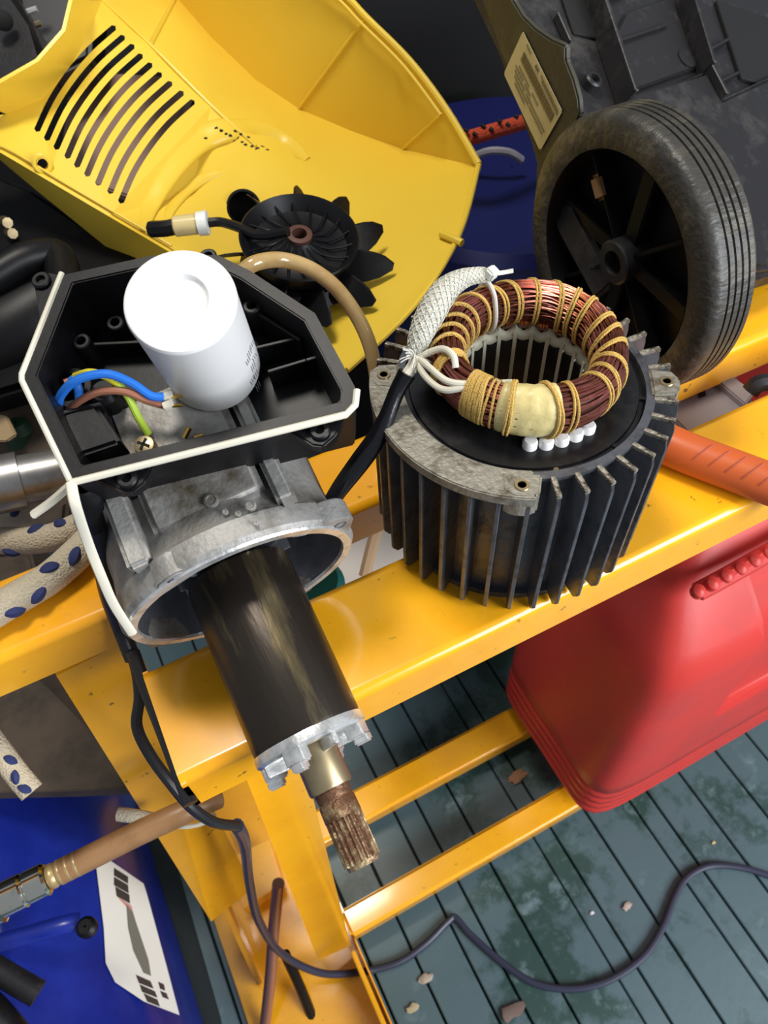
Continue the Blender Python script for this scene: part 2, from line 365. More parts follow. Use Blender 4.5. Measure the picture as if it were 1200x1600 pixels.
# scalloped cream insulator collar
bm = bmesh.new(); n = 24 * 8; r0 = []; r1 = []; r2 = []
for i in range(n):
    a = 2 * PI * i / n; s = abs(math.sin(12 * (a - math.radians(4))))
    z = H + .0115 - .0095 * s ** .6
    r0.append(bm.verts.new((.0300 * math.cos(a), .0300 * math.sin(a), H - .002 + .002 * (1 - s))))
    r1.append(bm.verts.new((.0312 * math.cos(a), .0312 * math.sin(a), z * .5 + (H - .001) * .5))); r2.append(bm.verts.new(((.0325 + .003 * (1 - s)) * math.cos(a), (.0325 + .003 * (1 - s)) * math.sin(a), z)))
for A, B in ((r0, r1), (r1, r2)):
    for i in range(n): bm.faces.new((A[i], A[(i + 1) % n], B[(i + 1) % n], B[i]))
o = link('insulator_collar', bm, ivory, st); md = o.modifiers.new('s', 'SOLIDIFY'); md.thickness = .0007
# winding: dark core and many real strands
WR, WZ, WA, WB = .0362, .1090, .0076, .0106
def wpt(u, v, k=1.0):
    sag = 1 + .05 * math.sin(3 * u + 1)
    c = WA * k * math.cos(v) * sag; s = WB * k * math.sin(v) * sag
    return Vector(((WR + c) * math.cos(u), (WR + c) * math.sin(u), WZ + s + .0012 * math.sin(2 * u)))
bm = bmesh.new(); G = [[bm.verts.new(wpt(2 * PI * i / 72, 2 * PI * j / 16, .93)) for j in range(16)] for i in range(72)]
for i in range(72):
    for j in range(16): bm.faces.new((G[i][j], G[(i + 1) % 72][j], G[(i + 1) % 72][(j + 1) % 16], G[i][(j + 1) % 16]))
wind = link('winding', bm, copperd, st, label='ring of enamelled copper wire')
bm = bmesh.new()
for s in range(86):
    v0 = 2 * PI * s / 86; ph = random.uniform(0, 6.28); ph2 = random.uniform(0, 6.28); am = random.uniform(.03, .12); kk = random.uniform(.95, 1.05); st_ = random.uniform(0, 6.28); ln = random.choice((2 * PI, 2 * PI, 4.2, 3.0))
    nseg = int(60 * ln / 6.28)
    pts = [wpt(st_ + ln * i / nseg, v0 + am * math.sin(2 * (st_ + ln * i / nseg) + ph) + .06 * math.sin(7 * ln * i / nseg + ph2), kk + .02 * math.sin(5 * ln * i / nseg + ph2)) for i in range(nseg + 1)]
    add_tube(bm, pts, .00055, 6, smooth=False, up=(0, 0, 1))
o = link('copper_strands', bm, copper, wind); o['kind'] = 'stuff'
# coil ends that dive from the winding into the slots
bm = bmesh.new()
for k in range(24):
    a = math.radians(15 * k + 11.5)
    for j in range(9):
        da = (j - 4) * .018 + random.uniform(-.01, .01)
        p = [Vector((.0345 * math.cos(a + da * .4), .0345 * math.sin(a + da * .4), H + .001)), Vector((.0318 * math.cos(a + da * .8), .0318 * math.sin(a + da * .8), H + .0055)), Vector((.0300 * math.cos(a + da * 1.3), .0300 * math.sin(a + da * 1.3), WZ - .004)), Vector((.0300 * math.cos(a + da * 1.6 + .06), .0300 * math.sin(a + da * 1.6 + .06), WZ + .003))]
        add_tube(bm, p, .0005, 5, k=3)
o = link('coil_ends', bm, copper, wind); o['kind'] = 'stuff'
# lacing threads wrapped round the bundle
def lacing(u, du, cnt=2, r=.0008, skew=.0, kk=1.10):
    for c in range(cnt):
        pts = []
        for j in range(20):
            v = 2 * PI * j / 20; uu = u + (c - .5) * du + skew * math.cos(v) + .012 * math.sin(2 * v + c)
            q = wpt(uu, v, kk); pts.append(q)
        tube('lacing', pts, r, lacem, wind, seg=6, closed=True, k=2)
for ud in (-96, -72, -60, -47, -34, -21, -9, 8, 20, 34, 52, 70, 84, 101, 116, 129, 140, 151):
    lacing(math.radians(ud), .045, 2 if ud < 100 else 1, .00062 if ud < 100 else .0010, random.uniform(.06, .16) if ud > -40 else random.uniform(-.06, .02))
# thread knot bands at the lead exit
for ud in (-153, -156.5, -160, -163, 168, 171.5):
    lacing(math.radians(ud), .03, 2, .0010, .03)
lacing(math.radians(-146), .07, 2, .0006, 0)
# masking tape patch and the folded flap
bm = bmesh.new(); G = []
for i in range(17):
    u = math.radians(-141 + 36 * i / 16); row = []
    for j in range(11):
        v = math.radians(-75 + 235 * j / 10); q = wpt(u, v, 1.15 + .030 * math.sin(i * 1.7 + j * .9) * (i % 2)); row.append(bm.verts.new(q))
    G.append(row)
for i in range(16):
    for j in range(10): bm.faces.new((G[i][j], G[i + 1][j], G[i + 1][j + 1], G[i][j + 1]))
o = link('masking_tape', bm, tapem, wind); md = o.modifiers.new('s', 'SOLIDIFY'); md.thickness = .0004
lacing(math.radians(-134), .03, 2, .00075, .0, 1.21); lacing(math.radians(-110), .03, 2, .00075, .06, 1.21)
# white insulating pegs under the front of the winding
for ud in (-119, -109, -99, -89, -79):
    a = math.radians(ud); fr = Fr((.0402 * math.cos(a), .0402 * math.sin(a), H - .0012), (0, 0, 1), (math.cos(a), math.sin(a), 0))
    lathe('insulating_peg', [(.0033, -.001), (.0033, .0030), (.0026, .0042), (0, .0045)], fr, white, st, 20, cap=False)
# braided sleeve, zip tie, lead wires
bs = [PD(648, 562, .338), PD(655, 530, .332), PD(672, 492, .330), PD(695, 455, .330), PD(722, 436, .332), PD(748, 430, .335), PD(768, 431, .338)]
def rs(t): return .0030 + .0030 * math.exp(-((t - .38) / .28) ** 2) - .0008 * (t > .9)
sl = tube('braided_sleeve', bs, rs, braid, st, seg=16, k=8)
bm = bmesh.new()
P = catmull(bs, 24)
for s in range(10):
    for sgn in (-1, 1):
        pts = []
        for i in range(0, len(P), 2):
            t_ = (P[min(len(P) - 1, i + 1)] - P[max(0, i - 1)]).normalized(); n1 = Vector((0, 0, 1)); n1 = (n1 - t_ * n1.dot(t_)).normalized(); b1 = t_.cross(n1)
            a = 2 * PI * s / 10 + sgn * i * .10; rr = rs(i / (len(P) - 1)) * 1.03
            pts.append(P[i] + n1 * math.cos(a) * rr + b1 * math.sin(a) * rr)
        add_tube(bm, pts, .00028, 4, smooth=False)
link('braid_yarns', bm, braid, sl)['kind'] = 'stuff'
bm = bmesh.new()
for i in range(26):
    d = Vector((random.uniform(-1, 1), random.uniform(-1, 1), random.uniform(-.6, 1))).normalized()
    p = PD(650, 558, .333); add_tube(bm, [p, p + d * .004 + Vector((0, 0, .001)), p + d * .0072], .0003, 4, k=2)
link('frayed_end', bm, nylon, sl)['kind'] = 'stuff'
zu = math.radians(88)
zt = tube('zip_tie', [wpt(zu, 2 * PI * j / 16, 1.14) + Vector((0, 0, .002 if 2 < j < 7 else 0)) for j in range(16)], .0017, nylon, st, seg=8, closed=True, k=3, flat=.6)
zp = PD(767, 428, .334)
bm = add_box(bmesh.new(), Fr(zp, (.2, -.3, .9), (1, .3, 0)), -.0028, .0028, -.0024, .0024, -.002, .003); bev(bm, .0008); link('zip_tie_head', bm, nylon, zt)
tube('zip_tie_tail', [zp, PD(785, 426, .336), PD(802, 423, .335)], .0014, nylon, zt, flat=.5)
for q in ([(652, 560, .334), (662, 585, .328), (690, 608, .322), (725, 606, .318), (775, 600, .316)], [(655, 560, .332), (672, 575, .326), (700, 596, .320), (740, 600, .317), (800, 598, .316)], [(657, 556, .333), (690, 545, .326), (708, 556, .322), (712, 575, .322)]):
    tube('lead_wire', [PD(*p) for p in q], .0015, cream, st, seg=10)
# ------------------------------------------------------------------ black shrink sleeve from stator to gearbox end
sv = thing('heat_shrink_cable', 'glossy black shrink sleeved cable joining stator leads to grey motor casting', 'cable', tuple(PD(480, 828, .36)))
tube('sleeve', [PD(636, 583, .332), PD(620, 612, .335), PD(603, 655, .338), PD(585, 690, .342), (PD(560, 725, .346)), PD(530, 765, .350), PD(508, 800, .352), PD(488, 826, .353)], lambda t: .0042 - .0006 * math.sin(9 * t) if t < .9 else .0035, gloss, sv, seg=14)
tube('lead_wire', [PD(652, 558, .333), PD(644, 574, .333), PD(634, 588, .333)], .0028, cream, sv, label='cream lead bundle')
for dx, mm in ((0, purple), (6, nylon), (12, nylon)):
    tube('strand', [PD(486 + dx * .5, 824, .353), PD(478 + dx, 826, .352), PD(456 + dx * 1.6, 833, .3545), PD(445 + dx, 836, .360)], .0011, mm, sv, seg=6)
# ------------------------------------------------------------------ gearbox / rotor assembly
A = PD(376, 905, .352); B = PD(482, 1150, .328); ax = (B - A).normalized()
nv = Vector((-.134, -.386, .912)); nv = (nv - ax * nv.dot(ax)).normalized(); sv_ = nv.cross(ax)   # +x-ish side
if sv_.x < 0: sv_ = -sv_
L = (B - A).length
gm = thing('motor_end', 'grey cast aluminium motor end with open black terminal box and bare rotor', 'motor', tuple(PA(300, 900, 2, 0)))
def T(a, s, h): return A + ax * a + sv_ * s + nv * h          # local frame of the motor
def TP(px, py, h): return PN(px, py, A + nv * h, nv)          # pixel onto the plane h above the axis
fa = Fr(A, ax, sv_)
# casting: hollow bell
lathe('casting', [(.0500, .0045), (.0545, .0045), (.0560, .0025), (.0560, -.006), (.0535, -.009), (.0520, -.020), (.0525, -.060), (.0500, -.072), (.042, -.080), (.020, -.082), (.0001, -.082), (.0001, -.060), (.030, -.058), (.043, -.050), (.0470, -.025), (.0485, -.004), (.0500, .0045)], fa, cast, gm, 80, cap=False, label='dirty cast aluminium bell')
lathe('bell_lining', [(.0497, .0046), (.0480, -.004), (.0466, -.025), (.0425, -.0495), (.029, -.0575), (.001, -.0595)], fa, castin, gm, 64, cap=False, label='smooth blue-grey inside of the bell')
lathe('mouth_lip', [(.0492, .0040), (.0496, .0056), (.0535, .0056), (.0545, .0040)], fa, silver, gm, 80, cap=False)
# screw ears on the mouth
MC = A + ax * .005
def mouth_ang(px, py):
    q = PN(px, py, MC, ax) - MC; return math.atan2(q.dot(fa.y), q.dot(sv_)), q.length
e1_, e2_ = mouth_ang(243, 906), mouth_ang(516, 832)
for a, rr in ((e1_[0], .0515), (e2_[0], .0560), (e1_[0] + PI, .0540), (e2_[0] + PI, .0530)):
    d = sv_ * math.cos(a) + fa.y * math.sin(a); fr = Fr(A + d * rr, ax, d)
    bm = add_prism(bmesh.new(), [(-.006, -.015), (.001, -.010), (.0052, -.0045), (.0060, 0), (.0052, .0045), (.001, .010), (-.006, .015)], fr, -.006, .0046); bev(bm, .0008)
    e_ = link('screw_ear', bm, cast, gm)
    lathe('screw_hole', [(.0032, .0047), (.0026, .0051), (.0019, .0047), (.0017, .003), (0, .003)], fr, castin, e_, 18, cap=False)
# ribs and pad on top of the bell
for s0, s1 in ((-.034, -.024), (.030, .038)):
    bm = add_prism(bmesh.new(), [(-.070, .040), (-.004, .040), (-.004, .0545), (-.03, .0545), (-.07, .056)], Fr(A, sv_, ax), s0, s1)
    # frame z = side, x = axis, y = -normal or +normal
    fr = Fr(A, sv_, ax); sg = 1 if fr.y.dot(nv) > 0 else -1
    bm.free(); bm = add_prism(bmesh.new(), [(-.070, sg * .035), (-.005, sg * .035), (-.005, sg * .0545), (-.03, sg * .0535), (-.07, sg * .055)], fr, s0, s1); bev(bm, .002, 3)
    link('rib', bm, cast, gm)
bm = add_prism(bmesh.new(), [(-.075, sg * .035), (-.012, sg * .035), (-.014, sg * .0525), (-.03, sg * .0545), (-.075, sg * .0550)], fr, -.020, .028); bev(bm, .003, 3); link('pad', bm, cast, gm)
q = TP(370, 800, .0545)
for (px, py, r_) in ((330, 782, .0030), (352, 800, .0012), (372, 803, .0012), (392, 790, .0022), (400, 818, .0010)):
    lathe('cast_mark', [(r_, -.001), (r_, .0006), (r_ * .7, .0007), (r_ * .6, .0003), (0, .0003)], Fr(TP(px, py, .0545), nv), cast, gm, 20, cap=False)
# rotor
rot = lathe('rotor', [(.001, -.030), (.010, -.030), (.010, -.004), (.0185, -.004), (.0238, -.003), (.0245, -.001), (.0245, L - .002), (.0240, L), (.001, L)], fa, lamin, gm, 96, cap=False, label='dark laminated rotor')
# blades of the small fan behind the rotor
for k in range(11):
    a = 2 * PI * k / 11; fr = Fr(A, ax, sv_ * math.cos(a) + fa.y * math.sin(a))
    box('rotor_fan_blade', fr, .008, .027, -.0007, .0007, -.016, -.004, castin, gm, b=.0003)
lathe('rotor_fan_disc', [(.001, -.019), (.029, -.019), (.029, -.016), (.001, -.016)], fa, black, gm, 48, cap=False)
# end ring with lugs
lathe('end_ring', [(.001, L - .0005), (.0246, L - .0005), (.0250, L + .001), (.0250, L + .0035), (.0235, L + .0048), (.0165, L + .0048), (.0158, L + .0025), (.010, L + .0020), (.001, L + .002)], fa, silver, gm, 72, cap=False, label='bright cast end ring')
for k in range(8):
    a = 2 * PI * (k + .35) / 8; fr = Fr(A, ax, sv_ * math.cos(a) + fa.y * math.sin(a))
    if k % 2 == 0:
        bm = add_box(bmesh.new(), fr, .0165, .0244, -.0045, .0045, L + .003, L + .0105)
        add_box(bm, fr, .0180, .0250, -.0028, .0028, L + .0095, L + .0135); bev(bm, .0008); link('balance_lug', bm, silver, gm)
    else: box('ring_fin', fr, .009, .0235, -.0011, .0011, L + .002, L + .0095, silver, gm, b=.0004)
# shaft
C1 = PD(575, 1338, .318); 
shl = (C1 - B).dot(ax)
lathe('shaft', [(.001, L), (.0100, L), (.0100, L + .008), (.0096, L + .010), (.0096, L + shl * .42), (.0090, L + shl * .44), (.001, L + shl * .44)], fa, steel, gm, 48, cap=False, label='polished shaft journal')
lathe('shaft', [(.001, L + shl * .43), (.0080, L + shl * .43), (.0074, L + shl * .52), (.0080, L + shl * .54), (.0081, L + shl * .66), (.001, L + shl * .66)], fa, rust, gm, 48, cap=False, label='rusty shaft neck')
bm = bmesh.new(); S0, S1 = L + shl * .655, L + shl * 1.0
prof = []
for i in range(72):
    a = 2 * PI * i / 72; prof.append(((.0072 if (i // 2) % 2 else .0080) * math.cos(a), (.0072 if (i // 2) % 2 else .0080) * math.sin(a)))
add_prism(bm, prof, fa, S0, S1); link('shaft_spline', bm, rust, gm, ang=20, label='rusty splined shaft tip')
lathe('shaft_tip', [(.0074, S1 - .001), (.0068, S1 + .002), (.001, S1 + .002)], fa, rust, gm, 30, cap=False)
# ---- terminal box
HB, HT = .050, .080
rimpx = [(98, 428), (235, 398), (340, 397), (388, 420), (492, 488), (556, 606), (552, 643), (112, 752), (34, 590)]
rim = [TP(x, y, HT) for x, y in rimpx]
cen = sum(rim, Vector()) / len(rim)
def shrink(pts, d):
    out = []; n = len(pts)
    for i in range(n):
        p0, p1, p2 = pts[i - 1], pts[i], pts[(i + 1) % n]
        e1 = (p1 - p0).normalized(); e2 = (p2 - p1).normalized(); n1 = nv.cross(e1); n2 = nv.cross(e2)
        if n1.dot(cen - p1) < 0: n1, n2 = -n1, -n2
        bz = (n1 + n2); bz.normalize(); out.append(p1 + bz * d / max(.5, bz.dot(n1)))
    return out
inn = shrink(rim, .0055)
bm = bmesh.new(); D = nv * (HB - HT)
o1 = [bm.verts.new(p) for p in rim]; o2 = [bm.verts.new(p + D * 1.15) for p in shrink(rim, .002)]; i1 = [bm.verts.new(p) for p in inn]; i2 = [bm.verts.new(p + D) for p in shrink(rim, .007)]
n = len(rim)
for i in range(n):
    j = (i + 1) % n
    bm.faces.new((o1[i], o1[j], o2[j], o2[i])); bm.faces.new((o1[i], i1[i], i1[j], o1[j])); bm.faces.new((i1[i], i2[i], i2[j], i1[j]))
bm.faces.new(i2); bm.faces.new(o2[::-1]); bev(bm, .0006, 2)
tb = link('terminal_box', bm, black, gm, label='black plastic terminal box')
# gasket along the front and left rim
gk = shrink(rim, -.0005)
tube('gasket', [gk[0], gk[0].lerp(gk[8], .5), gk[8].lerp(gk[0], .03), gk[8].lerp(gk[7], .03), gk[8].lerp(gk[7], .5), gk[7].lerp(gk[8], .01)], .0012, cream, tb, k=4, smooth=False, label='cream rubber seal')
tube('gasket', [gk[7], gk[7].lerp(gk[6], .5), gk[6].lerp(gk[7], .03), gk[6].lerp(gk[5], .3), gk[6].lerp(gk[5], .9)], .0014, cream, tb, k=4, smooth=False, label='cream rubber seal')
p7 = gk[7]
tube('gasket', [p7, TP(118, 790, .078), PD(138, 850, .298), PD(158, 900, .304), PD(178, 945, .312), PD(207, 990, .322)], .0021, cream, tb, flat=.7, label='loose hanging end of the seal')
tube('gasket', [p7 + nv * -.001, PD(80, 784, .292), PD(52, 804, .295)], .0020, cream, tb, flat=.8, label='short cut end of the seal')
# screw posts / tabs
def lugtab(px, py, rest, h=HT - .004):
    c = TP(px, py, h); pts = [TP(x, y, h) for x, y in rest]
    bm = add_slab(bmesh.new(), pts, nv * -.006); bev(bm, .0008); tbb = link('fixing_tab', bm, black, tb)
    lathe('tab_eye', [(.0040, -.007), (.0040, .0012), (.0034, .0018), (.0020, .0018), (.0018, -.003), (0, -.003)], Fr(c, nv), black, tbb, 20, cap=False)
lugtab(66, 440, [(50, 430), (75, 425), (105, 430), (80, 500), (62, 500)])
lugtab(200, 749, [(150, 748), (240, 725), (225, 755), (208, 768), (190, 768)])
lugtab(500, 674, [(450, 672), (540, 645), (525, 680), (505, 698), (488, 696)])
def post(px, py, h0, h1, r=.0038, m_=black):
    lathe('screw_post', [(r, h0), (r, h1), (r * .85, h1 + .0004), (r * .55, h1 + .0004), (r * .5, h1 - .004), (0, h1 - .004)], Fr(A + (TP(px, py, h1) - (A + nv * h1)), nv), m_, tb, 24, cap=False)
for px, py, h in ((180, 504, .062), (127, 533, .066), (393, 478, .068), (325, 400, .070)): post(px, py, HB, h)
# inner ribs and steps
def ribbox(a, b_, h0, h1, th=.0015, name='box_rib'):
    p0 = TP(*a, h1); p1 = TP(*b_, h1); d = (p1 - p0).normalized(); s = nv.cross(d) * th / 2
    bm = add_slab(bmesh.new(), [p0 + s, p1 + s, p1 - s, p0 - s], nv * (h0 - h1)); bev(bm, .0003, 1); link(name, bm, black, tb)
ribbox((106, 458), (195, 440), HB, .070)
ribbox((130, 538), (250, 532), HB, .060)
ribbox((390, 480), (470, 530), HB, .066); ribbox((390, 545), (475, 525), HB, .064); ribbox((418, 580), (478, 562), HB, .064); ribbox((478, 562), (520, 550), HB, .066)
ribbox((95, 645), (158, 630), HB, .066, .0018); ribbox((158, 630), (178, 690), HB, .062, .0018); ribbox((92, 650), (118, 712), HB, .064)
# terminal block hump, cable entry
bm = add_slab(bmesh.new(), [TP(95, 648, .068), TP(150, 632, .068), TP(188, 690, .068), TP(122, 712, .068)], nv * -.018); bev(bm, .0015); link('terminal_block', bm, black, tb)
lathe('cable_entry', [(.011, HB), (.0105, .060), (.009, .062), (.0065, .062), (.0065, HB)], Fr(A + (TP(108, 605, .062) - (A + nv * .062)), nv), black, tb, 32, cap=False)
lathe('cable_clamp', [(.006, HB), (.006, .064), (.0045, .066), (0, .066)], Fr(A + (TP(160, 610, .066) - (A + nv * .066)), nv), black, tb, 24, cap=False)
# bare metal floor and earth screw
slab('earth_plate', [TP(232, 668, HB + .001), TP(290, 650, HB + .001), TP(345, 650, HB + .001), TP(335, 680, HB + .001), TP(240, 705, HB + .001)], nv * .0008, cast, tb, b=.0003)
sf = Fr(A + (TP(224, 694, .060) - (A + nv * .060)), nv)
scr = lathe('earth_screw', [(.0045, HB), (.0045, .0575), (.0040, .0595), (.0015, .0602), (.0001, .0602)], sf, steel, tb, 28, cap=False)
for x in (0, 1):
    bm = add_box(bmesh.new(), Fr(sf.o, nv, sv_ + ax if x else sv_ - ax), -.0026, .0026, -.0005, .0005, .0600, .0606); link('screw_slot', bm, void, scr)
# cable gland under box
lathe('cable_gland', [(.0055, 0), (.0062, .002), (.0062, .014), (.0050, .016), (.0045, .026), (.001, .026)], Fr(PD(128, 756, .300), PD(140, 800, .312) - PD(128, 756, .300)), black, gm, 28, cap=False)
# wires in the box
def wire(name, pts, r, m_, lab=None, par=tb):
    return tube(name, [PN(x, y, A + nv * h, nv) for x, y, h in pts], r, m_, par, seg=10, label=lab)
wire('wire', [(92, 640, .060), (95, 618, .070), (120, 594, .078), (165, 584, .080), (205, 598, .076), (235, 618, .072), (255, 620, .070)], .0018, bluew, 'blue wire')
wire('wire', [(112, 592, .066), (120, 600, .066), (124, 620, .062), (123, 640, .058)], .0018, bluew, 'blue wire')
wire('wire', [(105, 644, .060), (122, 628, .068), (155, 612, .074), (195, 612, .074), (230, 626, .070), (258, 634, .068)], .0016, brownw, 'brown wire')
wire('wire', [(100, 598, .066), (118, 596, .064), (130, 622, .060), (134, 636, .058)], .0014, brownw, 'brown wire')
wire('wire', [(118, 588, .068), (140, 582, .076), (165, 588, .076), (185, 600, .074)], .0016, yellw, 'yellow stripe of the earth wire')
wire('wire', [(180, 594, .075), (200, 620, .070), (215, 650, .064), (232, 678, .057)], .0016, greenw, 'green and yellow earth wire')
# ---- capacitor
CT = PD(280, 468, .2665); cax = Vector(RM @ np.array([-.010, -.226, -.965])).normalized()     # from the top downwards
cap_ = thing('capacitor', 'white cylindrical motor capacitor standing on end in black terminal box', 'capacitor', tuple(CT - cax * -.058))
fc = Fr(CT, cax)
cr = .0200
lathe('can', [(.0001, .0024), (.0090, .0024), (.0098, .0018), (.0103, .0002), (.0108, 0), (.0185, 0), (.0195, .0006), (cr, .002), (cr, .0025), (cr * .992, .003), (cr * .99, .0565), (cr * .96, .0585), (.0001, .0585)], fc, white, cap_, 72, cap=False)
bm = bmesh.new()
# printed marks on the side of the can
def canpt(px, py):
    d = Vector(ray(px, py)); c = Vector(CP); oc = c - fc.o
    dp = d - fc.z * d.dot(fc.z); op = oc - fc.z * oc.dot(fc.z); a_ = dp.dot(dp); b2 = dp.dot(op); c_ = op.dot(op) - (cr * .995) ** 2
    disc = max(0, b2 * b2 - a_ * c_); t_ = (-b2 - math.sqrt(disc)) / a_; return c + d * t_
for (x, y, l_) in ((390, 540, 10), (386, 552, 14), (384, 565, 10), (392, 572, 16), (396, 585, 13), (391, 596, 8), (400, 604, 14), (404, 616, 10), (400, 628, 8), (409, 640, 6), (394, 560, 6)):
    for j in range(3):
        p = canpt(x + j * 2, y - j * 4); q_ = canpt(x + j * 2 + 3, y - j * 4 + l_ * .55); add_tube(bm, [p, q_], .00022, 4, smooth=False)
link('printed_marking', bm, greym, cap_)
for (x, y, lab) in ((262, 619, 'cream'), (263, 633, 'cream')):
    box('spade_sleeve', Fr(PN(x, y, A + nv * .069, nv), nv, ax), -.0016, .0016, -.0022, .0022, -.0014, .0014, cream, cap_, b=.0004)
    tube('tab', [PN(x + 6, y + 1, A + nv * .069, nv), PN(x + 22, y, A + nv * .069, nv)], .0008, brass, cap_)
tube('brass_terminal', [PN(288, 684, A + nv * .058, nv), PN(296, 668, A + nv * .060, nv)], .0013, brass, cap_)
tube('brass_terminal', [PN(304, 684, A + nv * .056, nv), PN(318, 680, A + nv * .056, nv)], .0010, brass, cap_)
lathe('red_dot', [(.001, 0), (.001, .0005), (0, .0007)], Fr(canpt(417, 598), -cax.cross(sv_)), redm, cap_, 12, cap=False)
# ------------------------------------------------------------------ black power cables
pc = thing('power_cable', 'black round cable dropping from terminal box gland past the loose seal', 'cable', tuple(PD(295, 1250, .40)))
tube('cord', [PD(142, 795, .311), PD(152, 830, .325), PD(160, 880, .345), PD(170, 930, .365), PD(188, 980, .39), PD(208, 1030, .395)], .0042, cable, pc, seg=12)
tube('strap', [PD(208, 1020, .392), PD(222, 1060, .385), PD(250, 1130, .372), PD(275, 1195, .362), PD(298, 1256, .354)], .0036, cable, pc, seg=10, label='flat black strip along the rail end')
tube('cord', [PD(205, 1020, .40), PD(214, 1050, .40), PD(218, 1090, .40), PD(214, 1135, .40), PD(235, 1180, .40), PD(268, 1225, .40), PD(300, 1262, .405), PD(335, 1285, .42), PD(370, 1290, .45)], .0030, cable, pc, seg=10)
fc_ = [PD(370, 1290, .46), PD(383, 1320, .55), PD(390, 1380, .68), PD(405, 1440, .78), PD(440, 1490, .86), PD(500, 1520, .90), PA(560, 1519, 2, -.738), PA(620, 1505, 2, -.744), PA(665, 1475, 2, -.744), PA(700, 1440, 2, -.744), PA(712, 1434, 2, -.744), PA(735, 1460, 2, -.744), PA(790, 1508, 2, -.744), PA(840, 1538, 2, -.744), PA(900, 1545, 2, -.744), PA(955, 1530, 2, -.744), PA(1005, 1495, 2, -.744), PA(1035, 1450, 2, -.744), PA(1055, 1400, 2, -.744), PA(1075, 1370, 2, -.744), PA(1110, 1353, 2, -.744), PA(1160, 1356, 2, -.744), PA(1215, 1372, 2, -.744), PA(1280, 1390, 2, -.744)]
tube('floor_cord', fc_, .0043, cordm, None, seg=10)
tag(bpy.data.objects['floor_cord'], 'thin blue-grey cord winding in loops across the green floorboards', 'cord')
# ------------------------------------------------------------------ yellow hood
hood = thing('machine_hood', 'large yellow plastic machine hood lying open, vent slots at left', 'machine cover', tuple(PD(545, 577, .487)))
V = {}
def hv(k, x, y, d): V[k] = (x, y, d)
for k, x, y, d in [
 ('a0', 430, -110, .600), ('a1', 535, -12, .596), ('a2', 572, 27, .590), ('a3', 640, 95, .580), ('a4', 698, 172, .570), ('a5', 748, 257, .556),
 ('b0', 160, -140, .74), ('b1', 275, -5, .730), ('b2', 330, 58, .720), ('b3', 400, 125, .704), ('b4', 467, 170, .690), ('b5', 545, 203, .672), ('b6', 630, 233, .650), ('b7', 728, 256, .575),
 ('c0', 130, -110, .64), ('c1', 160, 0, .622), ('c2', 235, 70, .612), ('c3', 330, 165, .612), ('c4', 400, 228, .618),
 ('d1', 543, 578, .487), ('d2', 645, 480, .503), ('d3', 716, 370, .530),
 ('e0', 300, 300, .600), ('e1', 470, 330, .592), ('e2', 580, 300, .594), ('e3', 660, 320, .570), ('e5', 380, 520, .540), ('e6', 560, 430, .545), ('e7', 460, 230, .645),
 ('f0', 140, 0, .600), ('f1', 133, 62, .592), ('f2', 110, 105, .586), ('f3', 65, 155, .580), ('f4', 10, 178, .576), ('f5', -60, 190, .575),
 ('g0', 118, -20, .555), ('g1', 102, 48, .548), ('g2', 60, 96, .545), ('g3', -5, 133, .543), ('g4', -60, 150, .543),
 ('h0', -60, 225, .56), ('h1', 0, 238, .555), ('h2', 80, 285, .552), ('h3', 170, 338, .550), ('h4', 262, 392, .545), ('h5', 330, 450, .54),
 ('i1', 0, 250, .585), ('i2', 60, 300, .585), ('i3', 165, 385, .580), ('i4', 210, 402, .575), ('i5', 300, 470, .57), ('i0', -60, 228, .585)]: hv(k, x, y, d)
keys = list(V)
ix = {k: i for i, k in enumerate(keys)}
def hoodmesh(chains, outline):
    ks = sorted({k for c in chains for k in c} | set(outline)); li = {k: i for i, k in enumerate(ks)}
    ed = [(li[a], li[b]) for c in chains for a, b in zip(c, c[1:])]
    face = [[li[k] for k in outline]]
    r = geometry.delaunay_2d_cdt([Vector(V[k][:2]) for k in ks], ed, face, 1, 1e-4)
    return ks, r
chains = ['b1 b2 b3 b4 b5 b6 b7 a5', 'b0 b1', 'c0 c1 c2 c3 c4', 'e0 e1', 'f0 f1 f2 f3 f4 f5', 'h0 h1 h2 h3 h4 h5', 'b3 e7 c4', 'e1 e2 e3', 'a2 b4', 'a4 b6', 'c4 e1']
chains = [c.split() for c in chains]
outline = 'a0 a1 a2 a3 a4 a5 d3 d2 d1 e5 h5 h4 h3 h2 h1 h0 f5 f4 f3 f2 f1 f0 c1 c0 b0'.split()
chains = [c for c in chains if c[0] not in ('h0', 'f0')]
allk = sorted({k for c in chains for k in c} | set(outline) | {'e6'}); li = {k: i for i, k in enumerate(allk)}
r = geometry.delaunay_2d_cdt([Vector(V[k][:2]) for k in allk], [(li[a], li[b]) for c in chains for a, b in zip(c, c[1:])], [[li[k] for k in outline]], 1, 1e-4)
bm = bmesh.new(); vs = []
for i, co in enumerate(r[0]):
    o_ = r[3][i]
    d = V[allk[o_[0]]][2] if o_ else .6
    vs.append(bm.verts.new(PD(co.x, co.y, d)))
for f_ in r[2]:
    try: bm.faces.new([vs[i] for i in f_])
    except Exception: pass
